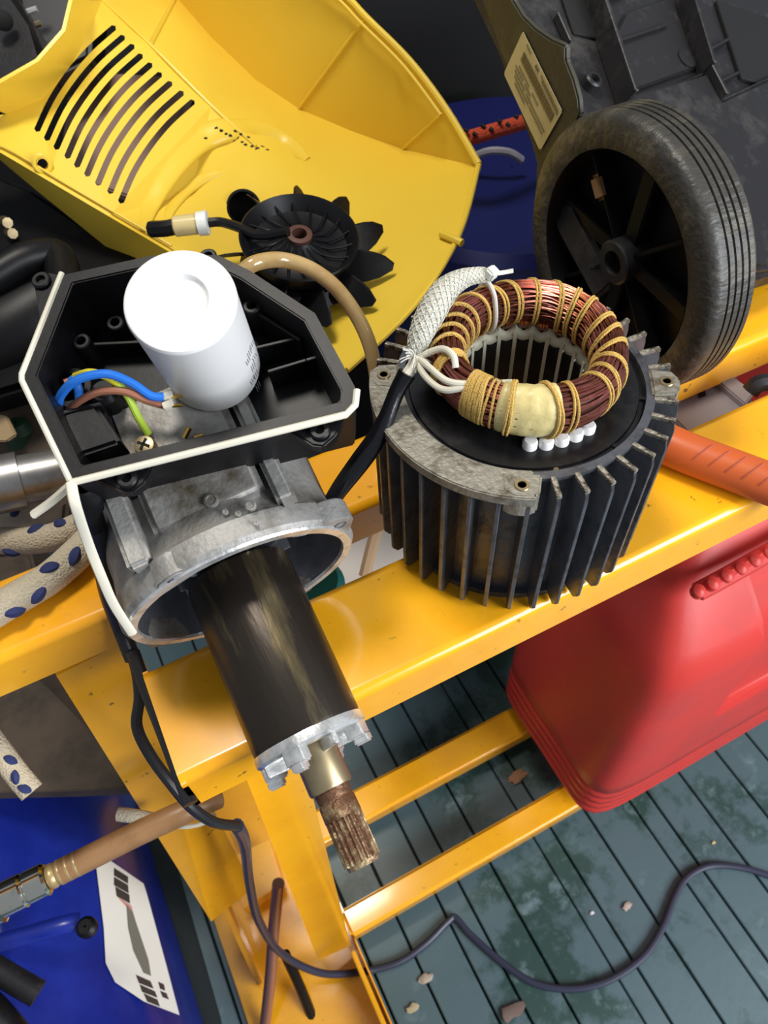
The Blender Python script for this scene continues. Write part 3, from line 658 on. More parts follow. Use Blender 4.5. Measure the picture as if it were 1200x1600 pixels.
# collar round the top-left opening, lower outer wall
def strip(ka, kb):
    A_ = [bm.verts.new(PD(*V[k])) for k in ka]; B_ = [bm.verts.new(PD(*V[k])) for k in kb]
    for i in range(len(A_) - 1): bm.faces.new((A_[i], A_[i + 1], B_[i + 1], B_[i]))
strip(['f0', 'f1', 'f2', 'f3', 'f4', 'f5'], ['g0', 'g1', 'g2', 'g3', 'g4', 'g4'][:5] + ['g4']) if False else None
strip(['f0', 'f1', 'f2', 'f3', 'f4'], ['g0', 'g1', 'g2', 'g3', 'g4'])
strip(['h0', 'h1', 'h2', 'h3', 'h4', 'h5'], ['i0', 'i1', 'i2', 'i3', 'i4', 'i5'])
bmesh.ops.remove_doubles(bm, verts=bm.verts, dist=1e-5)
bmesh.ops.recalc_face_normals(bm, faces=bm.faces)
up_ = sum((f.normal.dot(Vector(CP) - f.calc_center_median()) * f.calc_area() for f in bm.faces))
if up_ < 0: bmesh.ops.reverse_faces(bm, faces=bm.faces)
me = bpy.data.meshes.new('shell'); bmesh.ops.translate(bm, verts=bm.verts, vec=-base_of(hood)); bm.to_mesh(me); bm.free()
me.materials.append(hoodm); shell = bpy.data.objects.new('shell', me); COL.objects.link(shell); shell.parent = hood
md = shell.modifiers.new('s', 'SOLIDIFY'); md.thickness = .0026; md.offset = -1
tops = [(178, 43), (192, 58), (207, 72), (220, 87), (235, 101), (250, 116), (266, 130), (284, 145), (301, 159)]
bots = [(58, 203), (73, 217), (88, 231), (105, 245), (120, 259), (136, 273), (153, 287), (172, 300), (189, 315)]
cuts = []
for (x0, y0), (x1, y1) in zip(tops, bots):
    mx_, my_ = (x0 + x1) / 2 - 11, (y0 + y1) / 2 - 8
    C_ = catmull([Vector((x0, y0, 0)), Vector(((x0 + mx_) / 2 - 3, (y0 + my_) / 2 - 2, 0)), Vector((mx_, my_, 0)), Vector(((x1 + mx_) / 2 - 3, (y1 + my_) / 2 - 2, 0)), Vector((x1, y1, 0))], 4)
    l_, r_ = [], []
    for i, p in enumerate(C_):
        t_ = (C_[min(len(C_) - 1, i + 1)] - C_[max(0, i - 1)]).normalized(); nn = Vector((-t_.y, t_.x, 0)) * 5.0
        l_.append(p + nn); r_.append(p - nn)
    e0_ = C_[0] + (C_[0] - C_[1]).normalized() * 3.5; e1_ = C_[-1] + (C_[-1] - C_[-2]).normalized() * 3.5
    poly = [e0_] + l_ + [e1_] + r_[::-1]
    bm = bmesh.new(); a_ = [bm.verts.new(PD(p.x, p.y, .52)) for p in poly]; b_ = [bm.verts.new(PD(p.x, p.y, .66)) for p in poly]; n = len(poly)
    bm.faces.new(a_[::-1]); bm.faces.new(b_)
    for i in range(n): bm.faces.new((a_[i], a_[(i + 1) % n], b_[(i + 1) % n], b_[i]))
    cuts.append(cutter(bm))
for (cx, cy, rr) in ((66, 256, 8), (381, 324, 27)):
    bm = bmesh.new(); poly = [(cx + rr * math.cos(2 * PI * i / 24), cy + rr * math.sin(2 * PI * i / 24)) for i in range(24)]
    a_ = [bm.verts.new(PD(x, y, .50)) for x, y in poly]; b_ = [bm.verts.new(PD(x, y, .68)) for x, y in poly]; bm.faces.new(a_[::-1]); bm.faces.new(b_)
    for i in range(24): bm.faces.new((a_[i], a_[(i + 1) % 24], b_[(i + 1) % 24], b_[i]))
    cuts.append(cutter(bm))
boolean(shell, cuts)
hn = (Vector(CP) - PD(300, 250, .6)).normalized()
lathe('screw_eye', [(.0070, -.004), (.0070, .0010), (.0060, .0018), (.0042, .0018), (.0038, -.002)], Fr(PN(66, 256, PD(66, 256, .552), (PD(80, 285, .552) - PD(0, 238, .555)).cross(PD(65, 155, .58) - PD(0, 238, .555))), (Vector(CP) - PD(66, 256, .556)).normalized() + Vector((-.1, -.1, 0))), hoodm, hood, 28, cap=False)
lathe('round_port', [(.0135, -.006), (.0135, .002), (.0125, .003), (.0115, .003), (.0112, -.03), (.001, -.03)], Fr(PD(381, 324, .598), (Vector(CP) - PD(381, 324, .6)).normalized()), black, hood, 32, cap=False, label='black round port')
dg = bpy.context.evaluated_depsgraph_get(); dg.update()
def on_shell(x, y):
    c = Vector(CP) - base_of(hood); inv = Matrix.Translation(-base_of(hood))
    hit, loc, nn, _ = shell.ray_cast(c, Vector(ray(x, y)).normalized())
    return (loc + base_of(hood)) if hit else PD(x, y, .6)
tube('volute_ridge', [on_shell(*p) for p in ((222, 362), (232, 325), (252, 285), (280, 248), (315, 218), (355, 203), (400, 205), (445, 222), (480, 250))], lambda t: .0105 * math.sin(PI * min(.985, max(.015, t))) ** .35, hoodm, hood, seg=24, up=tuple(RM[:, 2]), flat=.38, k=10)
tube('volute_ridge', [on_shell(*p) for p in ((258, 352), (268, 325), (290, 298), (320, 278), (350, 270))], lambda t: .0050 * math.sin(PI * min(.985, max(.015, t))) ** .4, hoodm, hood, seg=20, up=tuple(RM[:, 2]), flat=.4, k=8)
tube('fold_ridge', [PD(*V[k]) for k in 'c1 c2 c3 c4'.split()], .0016, hoodm, hood, k=4)
tube('fold_ridge', [PD(V[k][0] - 9, V[k][1] + 9, V[k][2] - .001) for k in 'c1 c2 c3'.split()], .0010, hoodm, hood, k=4)
tube('fold_ridge', [PD(V[k][0] + 6, V[k][1] - 8, V[k][2] - .0005) for k in 'h0 h1 h2 h3 h4'.split()], .0010, hoodm, hood, k=4)
tube('rim_lip', [PD(*V[k]) for k in 'a0 a1 a2 a3 a4 a5'.split()], .0026, hoodm, hood, k=5)
tube('rim_lip', [PD(V[k][0] - 9, V[k][1] + 8, V[k][2] - .001) for k in 'a0 a1 a2 a3 a4'.split()], .0012, hoodm, hood, k=5)
tube('rim_lip', [PD(*V[k]) for k in 'a5 d3 d2 d1'.split()], .0020, hoodm, hood, k=5)
for ka, kb, kc in (('a2', 'b4', None), ('a4', 'b6', (585, 290, .5945)), ('b1', 'c2', None)):
    p_, q_ = PD(*V[ka]), PD(*V[kb]); tube('seam_rib', [p_, p_.lerp(q_, .5), q_], .0016, hoodm, hood, k=2)
tube('rim_clip', [PD(690, 366, .535), PD(705, 372, .528), PD(722, 380, .524)], .0028, hoodm, hood)
bm = bmesh.new()
dg = bpy.context.evaluated_depsgraph_get(); dg.update(); rk = random.Random(4)
for (x, y) in ((322, 216), (338, 200), (346, 204), (353, 209), (360, 212), (368, 205), (372, 216), (378, 222), (384, 226), (388, 214), (394, 228), (402, 232), (410, 229), (418, 234), (376, 210), (366, 220)):
    d = Vector(ray(x, y)).normalized(); hit, loc, nn, *_ = SC.ray_cast(dg, Vector(CP), d)
    if hit:
        f_ = Fr(loc, nn); pl = [(rk.uniform(.6, 1.3) * .0017 * math.cos(2 * PI * i / 7), rk.uniform(.5, 1.2) * .0013 * math.sin(2 * PI * i / 7)) for i in range(7)]; add_prism(bm, pl, f_, -.0003, .0002)
link('ink_smudge', bm, void, hood, smooth=False)['kind'] = 'stuff'
# ------------------------------------------------------------------ cooling fan lying in the hood
FN = Vector(RM @ np.array([.10, .45, .88])).normalized()
FC = PD(468, 378, .512)
fan = thing('cooling_fan', 'black plastic cooling fan wheel with splayed blades lying in yellow hood', 'fan', tuple(FC - FN * .02))
ff = Fr(FC, FN, Vector(RM @ np.array([1, 0, 0])))
FR = .0400
lathe('hub_cup', [(.0075, .004), (.0085, .0045), (.012, .001), (.022, -.004), (.032, -.003), (FR - .003, .004), (FR - .001, .006), (FR, .005), (FR - .001, .001), (.034, -.009), (.02, -.011), (.0075, -.011)], ff, black, fan, 64, cap=False)
lathe('hub', [(.0085, -.012), (.0085, .007), (.0075, .0075), (.0050, .0075), (.0048, -.004), (0, -.004)], ff, mat('rust_hub', (.08, .03, .02), .6), fan, 24, cap=False)
lathe('back_plate', [(.001, -.024), (.040, -.024), (.041, -.022), (.034, -.016), (.001, -.015)], ff, black, fan, 48, cap=False)
bm = bmesh.new()
for k in range(18):
    a = 2 * PI * k / 18; d = ff.x * math.cos(a) + ff.y * math.sin(a); t_ = ff.z.cross(d)
    add_tube(bm, [FC + d * .009 + FN * .003, FC + d * .017 + t_ * .003 + FN * -.001, FC + d * .026 + t_ * .008 + FN * -.001, FC + d * .033 + t_ * .013 + FN * .001], .0008, 5, k=3)
link('vanes', bm, black, fan)
for k in range(11):
    a = 2 * PI * k / 11 + .33; d = ff.x * math.cos(a) + ff.y * math.sin(a); t_ = ff.z.cross(d)
    G = []
    bm = bmesh.new()
    for i in range(6):
        s = i / 5; rr = .028 + .036 * s; wd = (.005 + .009 * math.sin(PI * min(1, s * .8 + .2))) * (1 if i < 5 else .55)
        cpt = FC + d * rr + t_ * (.010 * s * s) + FN * (-.013 + .002 * s)
        e = (FN * .75 + t_ * .66)
        G.append([cpt - e * wd * .6, cpt + e * wd * .9])
    th = d.cross(FN).normalized() * .0007
    a1_ = [[bm.verts.new(p + th) for p in row] for row in G]; a2_ = [[bm.verts.new(p - th) for p in row] for row in G]
    for i in range(5):
        bm.faces.new((a1_[i][0], a1_[i + 1][0], a1_[i + 1][1], a1_[i][1])); bm.faces.new((a2_[i][1], a2_[i + 1][1], a2_[i + 1][0], a2_[i][0]))
        bm.faces.new((a1_[i][1], a1_[i + 1][1], a2_[i + 1][1], a2_[i][1])); bm.faces.new((a1_[i][0], a2_[i][0], a2_[i + 1][0], a1_[i + 1][0]))
    bm.faces.new((a1_[0][0], a1_[0][1], a2_[0][1], a2_[0][0])); bm.faces.new((a1_[5][0], a2_[5][0], a2_[5][1], a1_[5][1]))
    link('blade', bm, black, fan)
# ------------------------------------------------------------------ inline filter
ft = thing('inline_filter', 'small cream inline fuel filter with black hose tails in yellow hood', 'filter', tuple(PD(300, 352, .525)))
p0, p1 = PD(272, 354, .515), PD(326, 348, .515); fd = (p1 - p0).normalized(); f2 = Fr(p0, fd)
FL = (p1 - p0).length
lathe('filter_body', [(.0001, 0), (.0060, 0), (.0068, .001), (.0068, FL * .72), (.0001, FL * .72)], f2, glassy, ft, 28, cap=False)
lathe('filter_collar', [(.0001, FL * .7), (.0078, FL * .7), (.0080, FL * .98), (.0050, FL), (.0001, FL)], f2, nylon, ft, 28, cap=False)
tube('hose_tail', [p0 + fd * .001, PD(258, 357, .516), PD(236, 358, .52)], .0055, black, ft, label='thick black hose tail')
tube('hose_tail', [p1, PD(345, 347, .515), PD(372, 355, .508), PD(405, 368, .500), PD(450, 362, .49)], .0032, black, ft, label='thin black hose tail')
# ------------------------------------------------------------------ clear tan hose
tube('clear_hose', [PD(355, 440, .40), PD(378, 425, .40), PD(400, 411, .40), PD(440, 406, .41), PD(485, 420, .415), PD(525, 450, .42), PD(558, 495, .425), PD(578, 540, .43), PD(588, 590, .44), PD(592, 640, .46)], .0042, tanhose, None, seg=14)
tag(bpy.data.objects['clear_hose'], 'translucent tan hose arching between the terminal box and the stator', 'hose')
# ------------------------------------------------------------------ wheel and chassis
ch = thing('machine_chassis', 'ribbed black plastic machine chassis with grooved wheel and label plate', 'machine part', (.2, .1, 0))
WC = Vector((.1037, .0676, .0784)); WRd = .0778
fw = Fr(WC, (1, 0, 0), (0, 1, 0)); WW = .029
wheel = lathe('wheel', [(.060, .012), (.0605, -.0), (.063, -.0012), (WRd - .004, -.0005), (WRd - .001, .0015), (WRd, .004)] + [p for i in range(5) for p in ((WRd + .0002, .0055 + i * .0042), (WRd + .0002, .0083 + i * .0042), (WRd - .0012, .0088 + i * .0042), (WRd - .0012, .0095 + i * .0042))] + [(WRd - .003, WW), (.06, WW), (.060, .020)], fw, rubber, ch, 96, cap=False, label='worn black wheel with grooved tread')
lathe('wheel_rim', [(.0600, .0), (.0590, .004), (.0585, .019), (.001, .020)], fw, black, wheel, 64, cap=False)
for k in range(8):
    a = 2 * PI * k / 8 + .065; fr = Fr(WC, (1, 0, 0), (0, math.cos(a), math.sin(a))); box('spoke', fr, .010, .059, -.0012 if k % 2 else -.005, .0012 if k % 2 else .005, .007 if k % 2 else .010, .0195, black, wheel, b=.0008)
lathe('wheel_hub', [(.0125, .019), (.0125, .003), (.0115, .002), (.0070, .002), (.0065, .010), (0, .010)], fw, blackd, wheel, 32, cap=False)
fr = Fr(WC, (1, 0, 0), (0, math.cos(.85), math.sin(.85)))
box('mud', fr, .034, .048, -.005, .004, .004, .008, mat('dried_mud', (.30, .17, .07), .9), wheel, b=.002)
# body plane (seen underside) - lies back behind the wheel
Q0, Q1, Q2 = PD(1185, 428, .50), PD(880, 60, .50), PD(1200, 0, .62)
CN = (Q1 - Q0).cross(Q2 - Q0).normalized()
if CN.dot(Vector(CP) - Q0) < 0: CN = -CN
def CPn(x, y, h=0): return PN(x, y, Q0 + CN * h, CN)
body = slab('body_plate', [CPn(*p) for p in ((752, -60), (800, 40), (860, 200), (900, 330), (960, 440), (1170, 440), (1330, 390), (1330, -60))], -CN * .02, blackd, ch, b=.002)
def crib(a, b_, th, h, mm=blackd, h0=0):
    p0, p1 = CPn(*a), CPn(*b_); d = (p1 - p0).normalized(); s = CN.cross(d) * th / 2
    bm = add_slab(bmesh.new(), [p0 + s, p1 + s, p1 - s, p0 - s], CN * h); bev(bm, .0006, 1); link('rib', bm, mm, body)
crib((905, -20), (968, 175), .003, .018); crib((1050, -20), (1092, 125), .003, .016); crib((1092, 125), (1115, 170), .003, .014)
for (a, b_) in (((940, 80), (1035, 48)), ((1090, 92), (1130, 70)), ((1105, 142), (1145, 122)), ((1115, 168), (1200, 128)), ((1008, 160), (1090, 125)), ((925, 10), (985, -15)), ((865, 30), (885, 75)), ((1150, 305), (1210, 275)), ((1165, 350), (1210, 335))):
    crib(a, b_, .002, .006)
crib((1160, 20), (1200, 140), .06, .003, void); crib((885, -30), (915, 60), .022, .002, void)
slab('body_step', [CPn(*p) for p in ((960, 165), (1092, 125), (1115, 168), (1210, 125), (1330, 60), (1330, 400), (1180, 430), (1040, 420))], CN * .008, blackd, ch, b=.003)
slab('body_panel', [CPn(*p) for p in ((975, 25), (1045, 0), (1085, 110), (975, 150), (945, 85))], CN * .003, blackd, ch, b=.001)
lathe('screw_boss', [(.0062, -.001), (.0062, .006), (.0050, .007), (.0034, .007), (.003, .002), (0, .002)], Fr(CPn(920, 135), CN), blackd, ch, 24, cap=False)
lathe('screw_boss', [(.0075, -.001), (.0075, .004), (.003, .005), (0, .004)], Fr(CPn(1068, 98), CN), blackd, ch, 24, cap=False)
# side plate with the rating label
PX = .118
def SP(x, y, o=0): return PA(x, y, 0, PX - o)
plate = slab('side_plate', [SP(*p) for p in ((720, -60), (752, 0), (775, 60), (800, 130), (822, 195), (838, 255), (836, 300), (850, 330), (905, 180), (903, 155), (895, 125), (883, 95), (883, 72), (860, 62), (835, 45), (815, 25), (800, 0), (790, -60))], (.004, 0, 0), olive, ch, b=.001, label='side plate carrying a yellowed label')
tube('plate_flange', [SP(800, 0, -.004), SP(815, 25, -.004), SP(835, 45, -.004), SP(860, 62, -.004), SP(885, 75, -.004), SP(885, 92, -.004), SP(896, 125, -.004), SP(903, 150, -.004), SP(902, 185, -.004)], .0020, olive, plate)
lab_ = slab('rating_label', [SP(*p, .0006) for p in ((818, 50), (878, 172), (878, 176), (846, 233), (843, 233), (789, 118), (789, 112), (816, 52))], (-.0003, 0, 0), paperg, plate)
bm = bmesh.new()
def LB(u, v): # label coordinates: u along its length 0..1, v across 0..1
    a = Vector((818, 50)).lerp(Vector((878, 174)), u); b2 = Vector((789, 115)).lerp(Vector((845, 234)), u); q = a.lerp(b2, v); return SP(q.x, q.y, .0011)
random.seed(3)
u = .13
while u < .92:
    wd = random.uniform(.006, .018); add_slab(bm, [LB(u, .22), LB(u + wd, .22), LB(u + wd, .42), LB(u, .42)], (-.0002, 0, 0)); u += wd + random.uniform(.005, .012)
for v, segs in ((.08, ((.5, .93),)), (.13, ((.55, .95),)), (.52, ((.15, .42), (.5, .66))), (.60, ((.1, .3), (.34, .5))), (.68, ((.12, .38), (.42, .9))), (.76, ((.15, .5), (.55, .9))), (.84, ((.2, .45),)), (.06, ((.12, .22),))):
    for s0, s1 in segs:
        u = s0
        while u < s1:
            wd = random.uniform(.012, .03); add_slab(bm, [LB(u, v), LB(u + wd, v), LB(u + wd, v + .03), LB(u, v + .03)], (-.0002, 0, 0)); u += wd + .008
for c0 in (.385, .425):
    pts = []
    for i in range(9):
        a = math.radians(50 + 260 * i / 8); pts.append(LB(c0 + .013 * math.cos(a), .10 + .035 * math.sin(a)))
    add_tube(bm, pts, .0004, 4, smooth=False)
add_tube(bm, [LB(.425, .10), LB(.412, .10)], .0003, 4, smooth=False)
link('label_print', bm, inkg, lab_)
# ------------------------------------------------------------------ orange handle resting on the front rail
oh = thing('pry_bar_handle', 'orange rubber tool handle with ribbed grip lying on front yellow rail', 'tool', (.12, -.03, 0))
h0, h1, h2 = PD(985, 640, .455), PD(1060, 706, .425), PD(1280, 800, .385)
h0 = PA(1000, 672, 2, .012); h1 = PA(1060, 702, 2, .012); h2 = PA(1270, 782, 2, .012)
tube('grip', [h0, h1, h1.lerp(h2, .5), h2], .0115, orangem, oh, seg=24, k=8)
dh = (h2 - h1).normalized(); fh = Fr(h1, dh, (0, .25, 1))
for i in range(9):
    c = h1 + dh * (.018 + i * .009); a0_ = math.radians(10 + 0 * i)
    tube('grip_groove', [c + fh.x * .0113 * math.cos(a) + fh.y * -.0113 * math.sin(a) * 1 + dh * (.006 * (a - .3)) for a in [(-1.15 + .22 * j) for j in range(6)]], .0006, mat('orange_groove', (.36, .07, .03), .6), oh, seg=5)
# ------------------------------------------------------------------ things between and behind the rails
bk = thing('clamp_bracket', 'grey steel clamp bracket with slot seen between the yellow rails', 'bracket', (.19, .02, -.03))
slab('plate', [PA(*p, 2, -.035) for p in ((1040, 640), (1060, 615), (1150, 585), (1185, 640), (1120, 665), (1080, 680))], (0, 0, -.004), greym, bk, b=.001)
slab('slot', [PA(*p, 2, -.0345) for p in ((1090, 610), (1100, 606), (1103, 618), (1092, 622))], (0, 0, .0006), void, bk)
slab('arm', [PA(*p, 2, -.030) for p in ((1118, 592), (1140, 583), (1180, 612), (1165, 632))], (0, 0, -.006), greym, bk, b=.001)
o = slab('red_toolbox', [PA(*p, 2, -.09) for p in ((1120, 560), (1300, 500), (1330, 620), (1130, 680))], (0, 0, -.05), redm, None, b=.004); tag(o, 'red box half hidden between the yellow rails beside grey bracket', 'box')
o = tube('black_clamp', [PA(1172, 612, 2, -.01), PA(1185, 600, 2, -.005), PA(1205, 598, 2, -.005), PA(1240, 600, 2, -.01)], .006, blackd, None); tag(o, 'dirty black metal clamp between the rails at far right', 'clamp')
o = tube('brown_strut', [PA(1050, 650, 2, -.06), PA(1110, 700, 2, -.08)], .010, card, None, label=None); tag(o, 'brown strut in the gap just right of the stator', 'strut')
cb = slab('cardboard_box', [PA(*p, 2, -.20) for p in ((480, 760), (640, 700), (680, 900), (520, 960))], (0, 0, -.1), mat('pale_card', (.42, .38, .34), .8), None, b=.002); tag(cb, 'pale cardboard box below the rail gap beside the stator', 'box')
o = tube('wooden_stick', [PA(600, 790, 2, -.10), PA(585, 840, 2, -.12), PA(570, 900, 2, -.14)], .005, card, None); tag(o, 'thin brown stick standing in the gap left of the stator', 'stick')
o = slab('brown_tape_strip', [PA(*p, 2, -.07) for p in ((520, 835), (600, 800), (600, 822), (520, 858))], (0, 0, -.003), card, None, b=.0005); tag(o, 'brown cardboard strip under the rear rail', 'cardboard')
o = lathe('teal_bottle', [(.001, -.03), (.022, -.03), (.022, 0), (.018, .006), (.001, .006)], Fr(PA(485, 915, 2, -.07), (0, 0, 1)), teal, None, 28, cap=False); tag(o, 'teal bottle top peeping out below the casting mouth', 'bottle')
# ------------------------------------------------------------------ red jerrycan
jc = thing('jerrycan', 'large red plastic jerrycan with grooved base under the front rail', 'jerrycan', (.30, .02, -.66))
def loft(levels, seg=96, e=9.0):
    bm = bmesh.new(); rings = []
    for z, x0, x1, y0, y1 in levels:
        cx, cy, rx, ry = (x0 + x1) / 2, (y0 + y1) / 2, (x1 - x0) / 2, (y1 - y0) / 2; R_ = []
        for i in range(seg):
            a = 2 * PI * i / seg; c, s = math.cos(a), math.sin(a)
            # denser toward corners
            k = (abs(c) ** e + abs(s) ** e) ** (-1 / e); R_.append(bm.verts.new((cx + rx * c * k, cy + ry * s * k, z)))
        rings.append(R_)
    for A_, B_ in zip(rings, rings[1:]):
        for i in range(seg): bm.faces.new((A_[i], A_[(i + 1) % seg], B_[(i + 1) % seg], B_[i]))
    bm.faces.new(rings[0][::-1]); bm.faces.new(rings[-1]); return bm
X0, X1, Y0, Y1 = .140, .52, -.076, .135
lv = [(-.658, X0 + .02, X1 - .02, Y0 + .018, Y1 - .02), (-.652, X0 + .006, X1 - .006, Y0 + .006, Y1 - .006), (-.640, X0, X1, Y0, Y1)]
for i in range(4):
    z = -.632 + i * .019; lv += [(z, X0, X1, Y0, Y1), (z + .003, X0 + .004, X1 - .004, Y0 + .004, Y1 - .004), (z + .007, X0 + .004, X1 - .004, Y0 + .004, Y1 - .004), (z + .010, X0, X1, Y0, Y1)]
lv += [(-.54, X0, X1, Y0, Y1), (-.42, X0 + .004, X1, Y0 + .003, Y1), (-.31, X0 + .008, X1, Y0 + .006, Y1), (-.285, X0 + .012, X1, Y0 + .009, Y1), (-.265, X0 + .022, X1, Y0 + .020, Y1 - .01), (-.235, X0 + .045, X1, Y0 + .052, Y1 - .02), (-.205, X0 + .075, X1, Y0 + .075, Y1 - .03), (-.195, X0 + .10, X1 - .02, Y0 + .09, Y1 - .045)]
bm = loft(lv); jb = link('can_body', bm, redm, jc, ang=60)
c1 = PA(1112, 1130, 1, Y0)
fr = Fr((0, 0, 0), (1, 0, 0), (0, 1, 0))
bm = add_prism(bmesh.new(), [(Y0 - .04, c1.z), (Y0 + .014, c1.z + .008), (Y0 + .018, -.305), (Y0 + .034, -.275), (Y0 + .066, -.240), (Y0 + .070, -.232), (Y0 - .04, -.20)], fr, c1.x, X1 - .04); bev(bm, .006, 3); boolean(jb, [cutter(bm)])
jb.data.set_sharp_from_angle(angle=math.radians(60))
tube('handle', [(X0 + .12, .03, -.20), (X0 + .14, .03, -.165), (X0 + .24, .03, -.16), (X0 + .32, .03, -.165), (X0 + .34, .03, -.20)], .014, redm, jc, seg=16)
tube('seam', [PA(1090, 925, 2, -.21), PA(1140, 898, 2, -.205), PA(1260, 830, 2, -.205)], .008, redm, jc, seg=10)
for i in range(6):
    q = PA(1090 + i * 22, 925 - i * 12, 2, -.2); lathe('seam_knob', [(.006, -.002), (.0055, .004), (.003, .0062), (.0001, .0068)], Fr(q, (0, -.3, 1)), redm, jc, 14, cap=False)
# ------------------------------------------------------------------ blue canister on the left
bc = thing('blue_canister', 'deep blue plastic canister with worn white hazard label beside bench leg', 'canister', (-.5, .0, FZ))
ztop, xr = -.42, PA(300, 1560, 2, -.72).x
pe = [(xr - .38, FZ), (xr - .005, FZ), (xr, FZ + .01), (xr - .003, -.585), (xr - .02, -.53), (xr - .09, ztop - .01), (xr - .12, ztop), (xr - .36, ztop), (xr - .38, ztop - .02)]
yb0 = PA(90, 1215, 2, ztop).y + .12
fb_ = Fr((0, yb0, 0), (0, -1, 0), (1, 0, 0))
sg = 1 if fb_.y.z > 0 else -1
bm = add_prism(bmesh.new(), [(x, sg * z) for x, z in pe], fb_, 0, .55); bev(bm, .014, 4); link('can_body', bm, bluem, bc, ang=50)
cA = Vector((xr - .02, 0, -.53)); cB = Vector((xr - .09, 0, ztop - .01)); cn = Vector((cA.z - cB.z, 0, cB.x - cA.x)); cn = -cn.normalized() if cn.x < 0 else cn.normalized()
def BP(x, y, o=.0015): return PN(x, y, cA + cn * o, cn)
bl = slab('hazard_label', [BP(*p) for p in ((150, 1352), (165, 1340), (224, 1381), (230, 1400), (260, 1510), (280, 1586), (225, 1565), (180, 1535), (165, 1505), (162, 1450))], cn * .0004, paper, bc)
for quad in (((178, 1356), (200, 1370), (200, 1381), (178, 1368)), ((178, 1370), (200, 1383), (201, 1396), (178, 1383)), ((180, 1385), (202, 1398), (203, 1412), (182, 1400)), ((212, 1523), (235, 1533), (240, 1545), (217, 1536)), ((218, 1538), (242, 1549), (246, 1559), (222, 1550)), ((224, 1552), (246, 1562), (250, 1573), (230, 1565)), ((247, 1534), (256, 1538), (258, 1548), (250, 1545)), ((250, 1548), (260, 1552), (264, 1562), (254, 1558))):
    slab('label_symbol', [BP(*p, .0021) for p in quad], cn * .0002, ink, bl)
slab('label_stripe', [BP(*p, .0020) for p in ((197, 1412), (207, 1425), (222, 1470), (232, 1500), (236, 1525), (224, 1520), (208, 1485), (200, 1450))], cn * .0002, mat('faded_stripe', (.16, .15, .12), .6), bl)
slab('label_stripe', [BP(*p, .0019) for p in ((182, 1400), (205, 1415), (212, 1440), (203, 1440), (198, 1418))], cn * .0002, mat('faded_red', (.55, .25, .2), .6), bl)
lathe('vent_cap', [(.001, 0), (.009, 0), (.009, .006), (.006, .009), (.001, .009)], Fr(PA(138, 1450, 2, ztop), (0, 0, 1)), black, bc, 20, cap=False)
tube('grip_bar', [PA(-20, 1478, 2, ztop + .003), PA(40, 1462, 2, ztop + .004), PA(95, 1446, 2, ztop + .003), PA(125, 1440, 2, ztop - .002)], .008, bluem, bc, seg=14, flat=.6)
o = tube('rubber_rod', [PD(-30, 1500, .62), PD(20, 1530, .62), PD(60, 1553, .62)], .010, blackd, None, seg=14); tag(o, 'black rubber rod end lying on the blue canister', 'rod')
o = tube('black_hose', [PD(-40, 1560, .6), PD(0, 1600, .6), PD(40, 1650, .6)], .014, black, None, seg=14); tag(o, 'black hose end in the bottom left corner', 'hose')
# ------------------------------------------------------------------ brown hose with coupling
hs = thing('brown_hose', 'brown rubber hose with chrome coupling passing in front of yellow leg', 'hose', tuple(PD(150, 1330, .5)))
hp = [PD(95, 1362, .47), PD(150, 1335, .475), PD(220, 1300, .48), PD(290, 1268, .485), PD(340, 1245, .50)]
tube('hose', hp, .0078, brownhose, hs, seg=18)
hd = (hp[0] - hp[1]).normalized(); fh = Fr(hp[0] - hd * .012, hd)
lathe('ferrule', [p for i in range(4) for p in ((.0070, i * .0050), (.0078, i * .0050 + .0015), (.0078, i * .0050 + .003), (.0068, i * .0050 + .0045))] + [(.001, .021)], fh, mat('tan_ferrule', (.42, .30, .14), .35, .4), hs, 28, cap=False, label='ringed brass-coloured ferrule')
f3 = Fr(hp[0] + hd * .008, hd)
lathe('coupling', [(.001, 0), (.0085, 0), (.0100, .0015), (.0100, .012), (.0092, .0128), (.0092, .0138), (.0104, .015), (.0104, .028), (.0125, .029), (.0125, .034), (.0090, .035), (.0085, .050), (.0105, .051), (.0105, .07), (.001, .07)], f3, chrome, hs, 36, cap=False, label='chrome quick coupling')
o = tube('pale_dowel', [PD(185, 1272, .55), PD(215, 1276, .55), PD(260, 1285, .56)], .0050, ropem, None, seg=14); tag(o, 'short pale round dowel behind the brown hose', 'dowel')
o = tube('thin_wire_loop', [PD(250, 1285, .55), PD(285, 1292, .54), PD(318, 1286, .54), PD(335, 1272, .55)], .0016, cream, None, seg=8); tag(o, 'thin pale wire loop hanging below the front rail corner', 'wire')
o = tube('copper_rod', [PD(435, 1380, .80), PD(428, 1450, .84), PD(422, 1530, .87), PD(412, 1620, .90)], .0065, mat('dull_copper', (.38, .20, .14), .35, .6), None, seg=14); tag(o, 'dull copper coloured rod leaning inside the bench foot', 'rod')
o = tube('black_bar', [PD(445, 1490, .88), PD(470, 1545, .90), PD(500, 1620, .92)], .006, black, None, seg=8); tag(o, 'straight black strap crossing the yellow bench foot', 'strap')
mm_ = slab('floor_shade_sheet', [PA(*p, 2, FZ) for p in ((200, 1230), (262, 1300), (345, 1590), (400, 1900), (370, 1900), (300, 1560), (225, 1330))], (0, 0, .004), mat('painted_floor_shade', (.012, .018, .018), .7), None, b=.001); tag(mm_, 'dark sheet painting in floor shade between blue canister and yellow foot', 'painted shade')  # thin dark sheet added on the planks to paint in the floor shade
